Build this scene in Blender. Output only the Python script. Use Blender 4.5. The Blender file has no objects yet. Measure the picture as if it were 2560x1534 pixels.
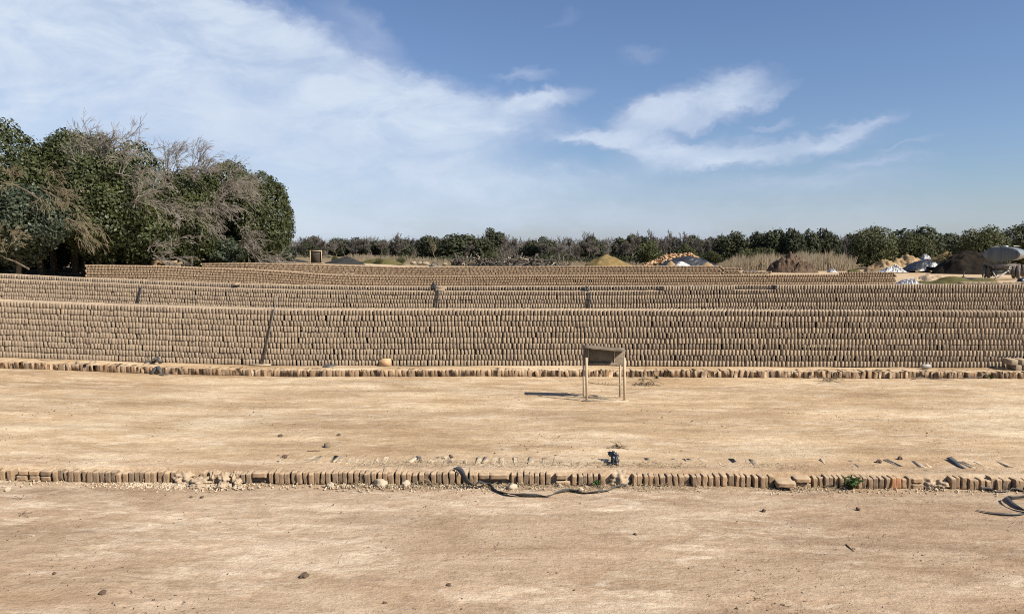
import bpy, bmesh, math, random
import numpy as np
from mathutils import Vector, Matrix, Quaternion, noise as mnoise

R = random.Random(7)
rng = np.random.default_rng(11)
scene = bpy.context.scene
C = scene.collection

# ------------------------------------------------------------------ camera geometry
F = 1849.0
PITCH = math.radians(4.42)
CAM = Vector((0.0, 0.0, 2.4))

def ray(px, py):
    x = (px - 1280) / F
    y = -(py - 767) / F
    return Vector((x, math.cos(PITCH) + y * math.sin(PITCH), -math.sin(PITCH) + y * math.cos(PITCH)))

def at_depth(px, py, Y):
    d = ray(px, py)
    return CAM + d * (Y / d.y)

def smooth(a, b, t):
    t = min(1.0, max(0.0, (t - a) / (b - a)))
    return t * t * (3 - 2 * t)

# ------------------------------------------------------------------ terrain
K1, K2, S1Y = 7.45, 13.55, 14.06
STEP1, STEP2 = K1 + 0.085, K2 + 0.07

def rise(x):
    t = max(0.0, (-x - 4) / 9.0)
    return min(0.75, 0.3 * t ** 1.3)

def H(x, y, side=0):
    """ground height; side=+1/-1 picks the upper/lower level exactly on a step"""
    r = rise(x) - 0.004 * max(0.0, x)
    r -= 0.006 * x * (1 - smooth(7, 13, y))
    if y < STEP1 or (y == STEP1 and side < 0):
        L = 0.0 - 0.03 * smooth(0.8, 0.0, STEP1 - y) * 0.5
    elif y < STEP2 or (y == STEP2 and side < 0):
        t = (y - STEP1) / (STEP2 - STEP1)
        L = 0.113 - 0.053 * smooth(0.05, 1, t)
    else:
        L = 0.18
    L += 0.012 * max(0.0, min(y, 45) - 18.7) * smooth(9, -2, x)
    return L + r

def G(px, py, lift=0.0):
    d = ray(px, py)
    t = 1.0
    y = 0.5
    while y < 400:
        p = CAM + d * (y / d.y)
        if p.z <= H(p.x, p.y):
            a, b = y - max(0.02, y * 0.01), y
            for _ in range(18):
                m = (a + b) / 2
                q = CAM + d * (m / d.y)
                if q.z <= H(q.x, q.y): b = m
                else: a = m
            q = CAM + d * (b / d.y)
            for k_ in (K1, K2):      # points on a kerb face belong to its foot
                if k_ - 0.03 < q.y < k_ + 0.14 and py > (1195 if k_ == K1 else 932):
                    q.x *= (k_ - 0.035) / q.y
                    q.y = k_ - 0.035
            return Vector((q.x, q.y, H(q.x, q.y) + lift))
        y += max(0.02, y * 0.01)
    return CAM + d * (90 / d.y)

# ------------------------------------------------------------------ object helpers
def mk(name, V, faces, mat, parent=None, smooth_shade=False, tone=None, link=True):
    V = np.asarray(V, dtype=np.float32).reshape(-1, 3)
    if not isinstance(faces, list): faces = [faces]
    fs = [np.asarray(f, dtype=np.int32) for f in faces if len(f)]
    me = bpy.data.meshes.new(name)
    me.vertices.add(len(V))
    me.vertices.foreach_set('co', V.ravel())
    loops = np.concatenate([f.ravel() for f in fs])
    starts, s = [], 0
    for f in fs:
        k = f.shape[1]
        starts.append(s + np.arange(len(f), dtype=np.int32) * k)
        s += len(f) * k
    starts = np.concatenate(starts)
    me.loops.add(len(loops))
    me.loops.foreach_set('vertex_index', loops)
    me.polygons.add(len(starts))
    me.polygons.foreach_set('loop_start', starts)
    if smooth_shade:
        me.polygons.foreach_set('use_smooth', np.ones(len(starts), dtype=bool))
    me.update(calc_edges=True)
    if tone is not None:
        a = me.attributes.new('tone', 'FLOAT', 'POINT')
        a.data.foreach_set('value', np.asarray(tone, dtype=np.float32))
    if mat is not None: me.materials.append(mat)
    o = bpy.data.objects.new(name, me)
    if link: C.objects.link(o)
    if parent is not None: o.parent = parent
    return o

def tag(o, label=None, cat=None, group=None, kind=None):
    if label: o['label'] = label
    if cat: o['category'] = cat
    if group: o['group'] = group
    if kind: o['kind'] = kind
    return o

def empty(name, loc, rz=0.0):
    o = bpy.data.objects.new(name, None)
    o.empty_display_size = 0.2
    o.location = loc
    o.rotation_euler = (0, 0, rz)
    C.objects.link(o)
    return o

def copy_tree(o, parent=None):
    c = o.copy()
    C.objects.link(c)
    c.parent = parent
    for ch in list(o.children): copy_tree(ch, c)
    return c

class MB:
    """collects simple shapes, builds one mesh"""
    def __init__(self): self.V, self.F4, self.F3, self.n = [], [], [], 0
    def add(self, V, F):
        V = [tuple(v) for v in V]
        self.V += V
        for f in F:
            f = [i + self.n for i in f]
            if len(f) == 4: self.F4.append(f)
            elif len(f) == 3: self.F3.append(f)
            else:
                for i in range(1, len(f) - 1): self.F3.append([f[0], f[i], f[i + 1]])
        self.n += len(V)
    def box(self, c, s, rot=None, taper=1.0):
        hx, hy, hz = s[0] / 2, s[1] / 2, s[2] / 2
        b = min(s) * 0.08
        V = []
        for z, t in ((-hz, 1.0), (-hz + b, 1.0), (hz - b, taper), (hz, taper)):
            ins = b if abs(z) == hz else 0.0
            for sx, sy in ((-1, -1), (1, -1), (1, 1), (-1, 1)):
                V.append(Vector((sx * (hx - ins) * t, sy * (hy - ins) * t, z)))
        if rot is not None: V = [rot @ v for v in V]
        V = [v + Vector(c) for v in V]
        Fc = [(3, 2, 1, 0), (12, 13, 14, 15)]
        for k in range(3):
            for i in range(4):
                j = (i + 1) % 4
                Fc.append((4 * k + i, 4 * k + j, 4 * k + 4 + j, 4 * k + 4 + i))
        self.add(V, Fc)
    def tube(self, pts, r, n=8, cap=True):
        pts = [Vector(p) for p in pts]
        rs = r if isinstance(r, (list, tuple)) else [r] * len(pts)
        V, Fc = [], []
        up = None
        for i, p in enumerate(pts):
            t = (pts[min(i + 1, len(pts) - 1)] - pts[max(i - 1, 0)]).normalized()
            if up is None or abs(up.dot(t)) > 0.95:
                up = Vector((0, 0, 1)) if abs(t.z) < 0.9 else Vector((1, 0, 0))
            a = t.cross(up).normalized()
            b = a.cross(t).normalized()
            up = b
            for k in range(n):
                an = 2 * math.pi * k / n
                V.append(p + (a * math.cos(an) + b * math.sin(an)) * rs[i])
        for i in range(len(pts) - 1):
            for k in range(n):
                j = (k + 1) % n
                Fc.append((i * n + k, i * n + j, i * n + n + j, i * n + n + k))
        if cap:
            Fc.append(tuple(range(n - 1, -1, -1)))
            Fc.append(tuple(range((len(pts) - 1) * n, len(pts) * n)))
        self.add(V, Fc)
    def ribbon(self, pts, wv, th=0.004):
        """a strap: centre points, half width vectors, thickness"""
        V, Fc = [], []
        n = len(pts)
        for i in range(n):
            p, w = Vector(pts[i]), Vector(wv[i])
            t = (Vector(pts[min(i + 1, n - 1)]) - Vector(pts[max(i - 1, 0)]))
            nn = t.cross(w)
            nn = nn.normalized() * th if nn.length > 1e-9 else Vector((0, 0, th))
            V += [p - w - nn, p + w - nn, p + w + nn, p - w + nn]
        for i in range(n - 1):
            for k in range(4):
                j = (k + 1) % 4
                Fc.append((4 * i + k, 4 * i + j, 4 * i + 4 + j, 4 * i + 4 + k))
        Fc += [(3, 2, 1, 0), (4 * n - 4, 4 * n - 3, 4 * n - 2, 4 * n - 1)]
        self.add(V, Fc)
    def blob(self, c, s, sub=2, amp=0.2, freq=2.0, seed=0.0, rot=None):
        bm = bmesh.new()
        bmesh.ops.create_icosphere(bm, subdivisions=sub, radius=1.0)
        V = []
        for v in bm.verts:
            d = v.co.copy()
            k = 1 + amp * mnoise.noise(d * freq + Vector((seed, seed * 1.7, 3.1 * seed)))
            q = Vector((d.x * s[0] * k, d.y * s[1] * k, d.z * s[2] * k))
            if rot is not None: q = rot @ q
            V.append(q + Vector(c))
        Fc = [[v.index for v in f.verts] for f in bm.faces]
        bm.free()
        self.add(V, Fc)
    def build(self, name, mat, parent=None, smooth_shade=False, loc=None):
        V = np.array(self.V, dtype=np.float32)
        if loc is not None: V = V - np.array(loc, dtype=np.float32)
        fs = []
        if self.F4: fs.append(np.array(self.F4))
        if self.F3: fs.append(np.array(self.F3))
        o = mk(name, V, fs, mat, parent, smooth_shade)
        if loc is not None: o.location = loc
        return o

# ------------------------------------------------------------------ materials
def newmat(name):
    m = bpy.data.materials.new(name)
    m.use_nodes = True
    nt = m.node_tree
    for n in list(nt.nodes): nt.nodes.remove(n)
    out = nt.nodes.new('ShaderNodeOutputMaterial')
    b = nt.nodes.new('ShaderNodeBsdfPrincipled')
    nt.links.new(b.outputs[0], out.inputs[0])
    return m, nt, b

def N(nt, t, **kw):
    n = nt.nodes.new(t)
    for k, v in kw.items():
        if k in ('inputs',): continue
        setattr(n, k, v)
    return n

def noise_n(nt, vec, scale, detail=4, rough=0.55, dist=0.0):
    n = N(nt, 'ShaderNodeTexNoise')
    n.inputs['Scale'].default_value = scale
    n.inputs['Detail'].default_value = detail
    n.inputs['Roughness'].default_value = rough
    n.inputs['Distortion'].default_value = dist
    if vec is not None: nt.links.new(vec, n.inputs['Vector'])
    return n.outputs['Fac']

def ramp(nt, fac, stops):
    n = N(nt, 'ShaderNodeValToRGB')
    e = n.color_ramp.elements
    while len(e) < len(stops): e.new(0.5)
    for i, (p, c) in enumerate(stops):
        e[i].position = p
        e[i].color = (*c, 1) if len(c) == 3 else c
    nt.links.new(fac, n.inputs['Fac'])
    return n.outputs['Color']

def math_n(nt, op, a, b=None, clamp=False):
    n = N(nt, 'ShaderNodeMath', operation=op)
    n.use_clamp = clamp
    for i, v in enumerate((a, b)):
        if v is None: continue
        if isinstance(v, (int, float)): n.inputs[i].default_value = v
        else: nt.links.new(v, n.inputs[i])
    return n.outputs[0]

def mix_c(nt, fac, a, b, mode='MIX'):
    n = N(nt, 'ShaderNodeMix', data_type='RGBA', blend_type=mode)
    if isinstance(fac, (int, float)): n.inputs[0].default_value = fac
    else: nt.links.new(fac, n.inputs[0])
    for i, v in ((6, a), (7, b)):
        if isinstance(v, tuple): n.inputs[i].default_value = (*v, 1)
        else: nt.links.new(v, n.inputs[i])
    return n.outputs[2]

def bump(nt, bsdf, h, strength=0.4, dist=0.02):
    n = N(nt, 'ShaderNodeBump')
    n.inputs['Strength'].default_value = strength
    n.inputs['Distance'].default_value = dist
    nt.links.new(h, n.inputs['Height'])
    nt.links.new(n.outputs[0], bsdf.inputs['Normal'])

def vscale(nt, vec, s):
    n = N(nt, 'ShaderNodeMapping')
    n.inputs['Scale'].default_value = s
    nt.links.new(vec, n.inputs['Vector'])
    return n.outputs[0]

def simple_mat(name, c1, c2, scale=6.0, rough=0.85, spec=0.3, bstr=0.3, bdist=0.01, metallic=0.0, stretch=(1, 1, 1), tone=False, trans=0.0):
    c1 = tuple(k * 0.82 for k in c1); c2 = tuple(k * 0.82 for k in c2)
    m, nt, b = newmat(name)
    tc = N(nt, 'ShaderNodeTexCoord')
    v = vscale(nt, tc.outputs['Object'], stretch)
    f = noise_n(nt, v, scale, 5, 0.6)
    col = ramp(nt, f, [(0.32, c1), (0.68, c2)])
    if tone:
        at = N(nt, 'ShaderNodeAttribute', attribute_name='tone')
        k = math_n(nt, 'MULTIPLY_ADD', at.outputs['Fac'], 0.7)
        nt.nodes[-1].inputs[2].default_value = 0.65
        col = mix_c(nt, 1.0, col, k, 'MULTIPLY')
    nt.links.new(col, b.inputs['Base Color'])
    b.inputs['Roughness'].default_value = rough
    b.inputs['Specular IOR Level'].default_value = spec
    b.inputs['Metallic'].default_value = metallic
    if trans:
        out = [n for n in nt.nodes if n.type == 'OUTPUT_MATERIAL'][0]
        tr = N(nt, 'ShaderNodeBsdfTranslucent')
        nt.links.new(col, tr.inputs[0])
        mx = N(nt, 'ShaderNodeMixShader')
        mx.inputs[0].default_value = trans
        nt.links.new(b.outputs[0], mx.inputs[1]); nt.links.new(tr.outputs[0], mx.inputs[2])
        nt.links.new(mx.outputs[0], out.inputs[0])
    if bstr: bump(nt, b, noise_n(nt, v, scale * 3, 4, 0.65), bstr, bdist)
    return m

def ground_mat():
    m, nt, b = newmat('bare_dirt')
    geo = N(nt, 'ShaderNodeNewGeometry')
    P = geo.outputs['Position']
    v1 = vscale(nt, P, (0.55, 1.0, 1.0))
    big = noise_n(nt, v1, 0.32, 6, 0.62, 0.6)
    mid = noise_n(nt, vscale(nt, P, (0.5, 1.15, 1)), 1.5, 8, 0.68, 0.7)
    fine = noise_n(nt, vscale(nt, P, (0.8, 1.1, 1)), 9.0, 6, 0.7, 0.3)
    grain = noise_n(nt, P, 55.0, 3, 0.7)
    s = math_n(nt, 'ADD', math_n(nt, 'MULTIPLY', big, 0.40), math_n(nt, 'MULTIPLY', mid, 0.42))
    s = math_n(nt, 'ADD', s, math_n(nt, 'MULTIPLY', fine, 0.18))
    terr = ramp(nt, s, [(0.42, (0.44, 0.295, 0.168)), (0.48, (0.53, 0.372, 0.222)), (0.53, (0.60, 0.438, 0.272)), (0.60, (0.76, 0.60, 0.405))])
    fore = ramp(nt, s, [(0.42, (0.425, 0.29, 0.182)), (0.48, (0.51, 0.365, 0.236)), (0.54, (0.585, 0.435, 0.292)), (0.62, (0.76, 0.60, 0.43))])
    sepp = N(nt, 'ShaderNodeSeparateXYZ'); nt.links.new(P, sepp.inputs[0])
    lot = N(nt, 'ShaderNodeMapRange'); nt.links.new(sepp.outputs[1], lot.inputs['Value'])
    lot.inputs['From Min'].default_value = 7.2; lot.inputs['From Max'].default_value = 8.2
    fore = mix_c(nt, 1.0, fore, (0.90, 0.885, 0.87), 'MULTIPLY')
    terr = mix_c(nt, 1.0, terr, (1.01, 1.01, 0.985), 'MULTIPLY')
    crust = mix_c(nt, lot.outputs[0], fore, terr)
    # pale dried flakes with crisp rims, gathered in drifts
    fl = noise_n(nt, vscale(nt, P, (0.42, 1.15, 1)), 5.5, 7, 0.72, 0.9)
    flm = ramp(nt, fl, [(0.47, (0, 0, 0)), (0.56, (0.6, 0.6, 0.6)), (0.64, (1, 1, 1))])
    drift = ramp(nt, noise_n(nt, vscale(nt, P, (0.45, 1.0, 1)), 0.95, 4, 0.6, 0.8), [(0.42, (0, 0, 0)), (0.56, (1, 1, 1))])
    crust = mix_c(nt, math_n(nt, 'MULTIPLY', math_n(nt, 'MULTIPLY', flm, drift), 0.52), crust, (0.88, 0.735, 0.54))
    # scraped tracks running aslant over the terraces
    mpt = N(nt, 'ShaderNodeMapping'); mpt.inputs['Rotation'].default_value = (0, 0, math.radians(-52)); mpt.inputs['Scale'].default_value = (0.16, 1.5, 1)
    nt.links.new(P, mpt.inputs[0])
    tk = noise_n(nt, mpt.outputs[0], 1.6, 5, 0.65, 0.4)
    crust = mix_c(nt, 1.0, crust, ramp(nt, tk, [(0.36, (0.82, 0.81, 0.80)), (0.5, (1.0, 1.0, 1.0)), (0.64, (1.14, 1.15, 1.16))]), 'MULTIPLY')
    # damp, trodden bands
    dampn = ramp(nt, noise_n(nt, vscale(nt, P, (0.28, 1.0, 1)), 0.8, 5, 0.6, 1.0), [(0.55, (0, 0, 0)), (0.68, (1, 1, 1))])
    crust = mix_c(nt, math_n(nt, 'MULTIPLY', dampn, 0.5), crust, (0.40, 0.27, 0.155))
    # far field: browner, patchy grass soil
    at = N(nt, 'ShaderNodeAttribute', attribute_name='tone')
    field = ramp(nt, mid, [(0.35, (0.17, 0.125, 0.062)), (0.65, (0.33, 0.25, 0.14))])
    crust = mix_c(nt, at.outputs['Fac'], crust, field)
    # footprints, scuffs, darker crumbs
    vor = N(nt, 'ShaderNodeTexVoronoi')
    vor.inputs['Scale'].default_value = 7.0
    nt.links.new(vscale(nt, P, (0.8, 1.2, 1)), vor.inputs['Vector'])
    scuff = noise_n(nt, vscale(nt, P, (0.7, 1.3, 1)), 16.0, 4, 0.75, 1.2)
    dk = ramp(nt, scuff, [(0.60, (0, 0, 0)), (0.74, (1, 1, 1))])
    zone = ramp(nt, noise_n(nt, P, 0.9, 3, 0.6), [(0.45, (0, 0, 0)), (0.62, (1, 1, 1))])
    dkf = math_n(nt, 'MULTIPLY', math_n(nt, 'MULTIPLY', dk, zone), 0.6)
    crust = mix_c(nt, dkf, crust, (0.27, 0.175, 0.10))
    st = noise_n(nt, vscale(nt, P, (0.5, 1.25, 1)), 13.0, 6, 0.72, 1.4)
    crust = mix_c(nt, 1.0, crust, ramp(nt, st, [(0.36, (0.84, 0.82, 0.80)), (0.50, (1.0, 1.0, 1.0)), (0.64, (1.09, 1.10, 1.11))]), 'MULTIPLY')
    gr = ramp(nt, grain, [(0.3, (0.88, 0.88, 0.88)), (0.7, (1.08, 1.08, 1.08))])
    crust = mix_c(nt, 1.0, crust, gr, 'MULTIPLY')
    crust = mix_c(nt, 1.0, crust, (0.77, 0.78, 0.795), 'MULTIPLY')
    nt.links.new(crust, b.inputs['Base Color'])
    b.inputs['Roughness'].default_value = 0.95
    b.inputs['Specular IOR Level'].default_value = 0.15
    h = math_n(nt, 'ADD', math_n(nt, 'MULTIPLY', mid, 1.6), math_n(nt, 'MULTIPLY', fine, 0.9))
    h = math_n(nt, 'ADD', h, math_n(nt, 'MULTIPLY', scuff, 0.55))
    h = math_n(nt, 'ADD', h, math_n(nt, 'MULTIPLY', grain, 0.22))
    bump(nt, b, h, 0.7, 0.03)
    return m

def brick_mat(name, cols, patch=True, scale=22.0, gain=(0.665, 0.655, 0.655)):
    m, nt, b = newmat(name)
    geo = N(nt, 'ShaderNodeNewGeometry')
    at = N(nt, 'ShaderNodeAttribute', attribute_name='tone')
    col = ramp(nt, at.outputs['Fac'], cols)
    f = noise_n(nt, geo.outputs['Position'], scale, 5, 0.65)
    g = ramp(nt, f, [(0.3, (0.82, 0.82, 0.80)), (0.7, (1.14, 1.13, 1.12))])
    col = mix_c(nt, 1.0, col, g, 'MULTIPLY')
    col = mix_c(nt, 1.0, col, gain, 'MULTIPLY')
    # dust settled on upward faces
    sx = N(nt, 'ShaderNodeSeparateXYZ'); nt.links.new(geo.outputs['Normal'], sx.inputs[0])
    dm = N(nt, 'ShaderNodeMapRange', interpolation_type='SMOOTHSTEP'); nt.links.new(sx.outputs[2], dm.inputs['Value'])
    dm.inputs['From Min'].default_value = 0.35; dm.inputs['From Max'].default_value = 0.9
    dn = ramp(nt, noise_n(nt, geo.outputs['Position'], 12, 4, 0.6), [(0.3, (0.45, 0.45, 0.45)), (0.6, (0.9, 0.9, 0.9))])
    col = mix_c(nt, math_n(nt, 'MULTIPLY', dm.outputs[0], dn), col, (0.44, 0.33, 0.215))
    if patch:   # dusty stretches along the row
        d = ramp(nt, noise_n(nt, geo.outputs['Position'], 0.8, 4, 0.6), [(0.52, (0, 0, 0)), (0.75, (1, 1, 1))])
        col = mix_c(nt, math_n(nt, 'MULTIPLY', d, 0.35), col, (0.36, 0.275, 0.19))
    nt.links.new(col, b.inputs['Base Color'])
    b.inputs['Roughness'].default_value = 0.95
    b.inputs['Specular IOR Level'].default_value = 0.12
    bump(nt, b, noise_n(nt, geo.outputs['Position'], scale * 3.5, 4, 0.7), 0.3, 0.005)
    return m

M = {}
M['ground'] = ground_mat()
M['brick'] = brick_mat('sun_dried_clay', [(0.0, (0.33, 0.262, 0.20)), (0.35, (0.41, 0.328, 0.243)), (0.7, (0.47, 0.375, 0.268)), (1.0, (0.53, 0.415, 0.288))])
M['brick_far'] = brick_mat('sun_dried_clay_far', [(0.0, (0.31, 0.228, 0.158)), (0.5, (0.41, 0.305, 0.208)), (1.0, (0.50, 0.375, 0.252))])
M['kerb'] = brick_mat('weathered_brick', [(0.0, (0.22, 0.175, 0.135)), (0.3, (0.33, 0.245, 0.172)), (0.7, (0.42, 0.31, 0.21)), (0.93, (0.46, 0.31, 0.195)), (1.0, (0.50, 0.28, 0.16))], scale=14, gain=(0.70, 0.655, 0.60))
M['leaf'] = simple_mat('privet_leaf', (0.034, 0.045, 0.013), (0.088, 0.100, 0.030), 0.8, 0.55, 0.4, 0, tone=True, trans=0.18)
M['leaf_blue'] = simple_mat('bluish_leaf', (0.040, 0.054, 0.030), (0.080, 0.100, 0.055), 0.8, 0.5, 0.4, 0, tone=True, trans=0.15)
M['leaf_far'] = simple_mat('far_evergreen_leaf', (0.036, 0.044, 0.024), (0.085, 0.092, 0.045), 0.6, 0.7, 0.2, 0, tone=True, trans=0.15)
M['leaf_olive'] = simple_mat('olive_leaf', (0.062, 0.070, 0.028), (0.118, 0.124, 0.052), 0.6, 0.7, 0.2, 0, tone=True, trans=0.2)
M['twig'] = simple_mat('bare_twig', (0.20, 0.172, 0.14), (0.34, 0.30, 0.25), 1.2, 0.9, 0.2, 0, tone=True)
M['vine'] = simple_mat('dry_vine', (0.13, 0.105, 0.062), (0.27, 0.225, 0.145), 1.2, 0.9, 0.2, 0, tone=True)
M['twig_far'] = simple_mat('far_bare_twig', (0.105, 0.092, 0.078), (0.20, 0.178, 0.152), 0.5, 0.9, 0.2, 0, tone=True)
M['bark'] = simple_mat('bark', (0.10, 0.078, 0.055), (0.19, 0.155, 0.115), 5, 0.95, 0.2, 0.5, 0.03, stretch=(1, 1, 0.2))
M['reed'] = simple_mat('dry_reed', (0.20, 0.158, 0.102), (0.35, 0.285, 0.195), 0.4, 0.9, 0.2, 0, tone=True, trans=0.15)
M['grass'] = simple_mat('short_grass', (0.10, 0.10, 0.03), (0.20, 0.17, 0.06), 0.7, 0.9, 0.2, 0, tone=True)
M['rubber'] = simple_mat('black_rubber_strap', (0.040, 0.042, 0.044), (0.115, 0.112, 0.105), 9, 0.6, 0.5, 0.3, 0.004)
M['black_plastic'] = simple_mat('black_plastic_sheet', (0.018, 0.020, 0.023), (0.05, 0.053, 0.058), 3, 0.33, 0.55, 0.5, 0.03)
M['white_plastic'] = simple_mat('white_plastic_sheet', (0.42, 0.415, 0.40), (0.66, 0.655, 0.64), 3, 0.5, 0.4, 0.4, 0.03)
M['clear_plastic'] = simple_mat('cloudy_plastic', (0.24, 0.225, 0.20), (0.46, 0.44, 0.41), 18, 0.3, 0.5, 0.4, 0.01)
M['wood'] = simple_mat('bleached_wood', (0.40, 0.31, 0.205), (0.60, 0.49, 0.35), 9, 0.85, 0.2, 0.35, 0.006, stretch=(3, 3, 0.3))
M['wood_grey'] = simple_mat('muddy_board', (0.16, 0.125, 0.09), (0.25, 0.20, 0.145), 9, 0.9, 0.2, 0.4, 0.008)
M['wood_dark'] = simple_mat('dark_board', (0.045, 0.036, 0.029), (0.085, 0.068, 0.053), 5, 0.9, 0.2, 0.3, 0.01, stretch=(0.4, 1, 3))
M['mud'] = simple_mat('dried_mud', (0.36, 0.27, 0.18), (0.50, 0.385, 0.265), 16, 0.95, 0.15, 0.6, 0.02)
M['rubble'] = simple_mat('mortar_rubble', (0.42, 0.32, 0.215), (0.66, 0.54, 0.39), 20, 0.95, 0.15, 0.6, 0.01, tone=True)
M['straw'] = simple_mat('dry_straw', (0.24, 0.17, 0.095), (0.50, 0.40, 0.25), 7, 0.9, 0.2, 0, tone=True)
M['clod'] = simple_mat('dark_clod', (0.075, 0.052, 0.038), (0.18, 0.125, 0.085), 40, 0.9, 0.2, 0.6, 0.006)
M['pale_stone'] = simple_mat('pale_stone', (0.42, 0.335, 0.235), (0.60, 0.50, 0.37), 30, 0.9, 0.2, 0.5, 0.005)
M['slab'] = simple_mat('tan_slab', (0.50, 0.31, 0.165), (0.64, 0.43, 0.25), 6, 0.9, 0.2, 0.4, 0.01)
M['weed'] = simple_mat('green_weed', (0.035, 0.075, 0.014), (0.085, 0.14, 0.03), 12, 0.6, 0.4, 0, tone=True, trans=0.2)
M['sand'] = simple_mat('ochre_sawdust', (0.165, 0.115, 0.045), (0.27, 0.195, 0.085), 1.3, 0.95, 0.1, 0.5, 0.06)
M['sand_pale'] = simple_mat('pale_orange_sand', (0.26, 0.175, 0.09), (0.44, 0.315, 0.175), 0.8, 0.95, 0.1, 0.5, 0.06)
M['soil'] = simple_mat('brown_soil', (0.085, 0.058, 0.040), (0.16, 0.112, 0.078), 2.2, 0.95, 0.1, 0.9, 0.15)
M['soil_dark'] = simple_mat('black_soil', (0.014, 0.011, 0.008), (0.032, 0.025, 0.018), 1.2, 0.95, 0.1, 0.6, 0.1)
M['charcoal'] = simple_mat('charcoal_fines', (0.018, 0.018, 0.018), (0.045, 0.044, 0.042), 2, 0.9, 0.2, 0.5, 0.05)
M['log_grey'] = simple_mat('weathered_log', (0.05, 0.043, 0.036), (0.155, 0.132, 0.108), 4, 0.9, 0.2, 0.5, 0.02, stretch=(4, 4, 0.4))
M['log_pale'] = simple_mat('pale_log', (0.36, 0.30, 0.22), (0.55, 0.47, 0.36), 4, 0.9, 0.2, 0.4, 0.02)
M['firewood'] = simple_mat('split_firewood', (0.30, 0.15, 0.065), (0.52, 0.31, 0.155), 3, 0.9, 0.2, 0.4, 0.02)
M['firewood_pale'] = simple_mat('pale_split_firewood', (0.50, 0.32, 0.175), (0.68, 0.49, 0.30), 3, 0.9, 0.2, 0.4, 0.02)
M['tank'] = simple_mat('galvanised_tank', (0.24, 0.255, 0.26), (0.38, 0.395, 0.39), 1.6, 0.42, 0.5, 0.05, 0.01, metallic=0.55, stretch=(1, 1, 0.25))
M['tank_end'] = simple_mat('dull_blue_grey_steel', (0.085, 0.105, 0.115), (0.16, 0.18, 0.188), 1.8, 0.5, 0.4, 0.05, 0.01, metallic=0.3, stretch=(3, 3, 0.3))
M['steel'] = simple_mat('rusty_frame', (0.12, 0.10, 0.085), (0.24, 0.21, 0.18), 6, 0.7, 0.4, 0.2, 0.01)
M['steel_pale'] = simple_mat('pale_drawbar_paint', (0.34, 0.33, 0.30), (0.50, 0.48, 0.44), 6, 0.6, 0.4, 0.2, 0.01)
M['tyre'] = simple_mat('dusty_tyre', (0.07, 0.062, 0.055), (0.16, 0.14, 0.12), 5, 0.85, 0.3, 0.3, 0.01)
M['rim'] = simple_mat('white_rim', (0.45, 0.44, 0.40), (0.65, 0.63, 0.58), 4, 0.6, 0.4, 0.2, 0.01)
M['dark_hole'] = simple_mat('black_bucket', (0.03, 0.03, 0.03), (0.06, 0.058, 0.055), 4, 0.6, 0.4, 0.2, 0.01)

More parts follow.
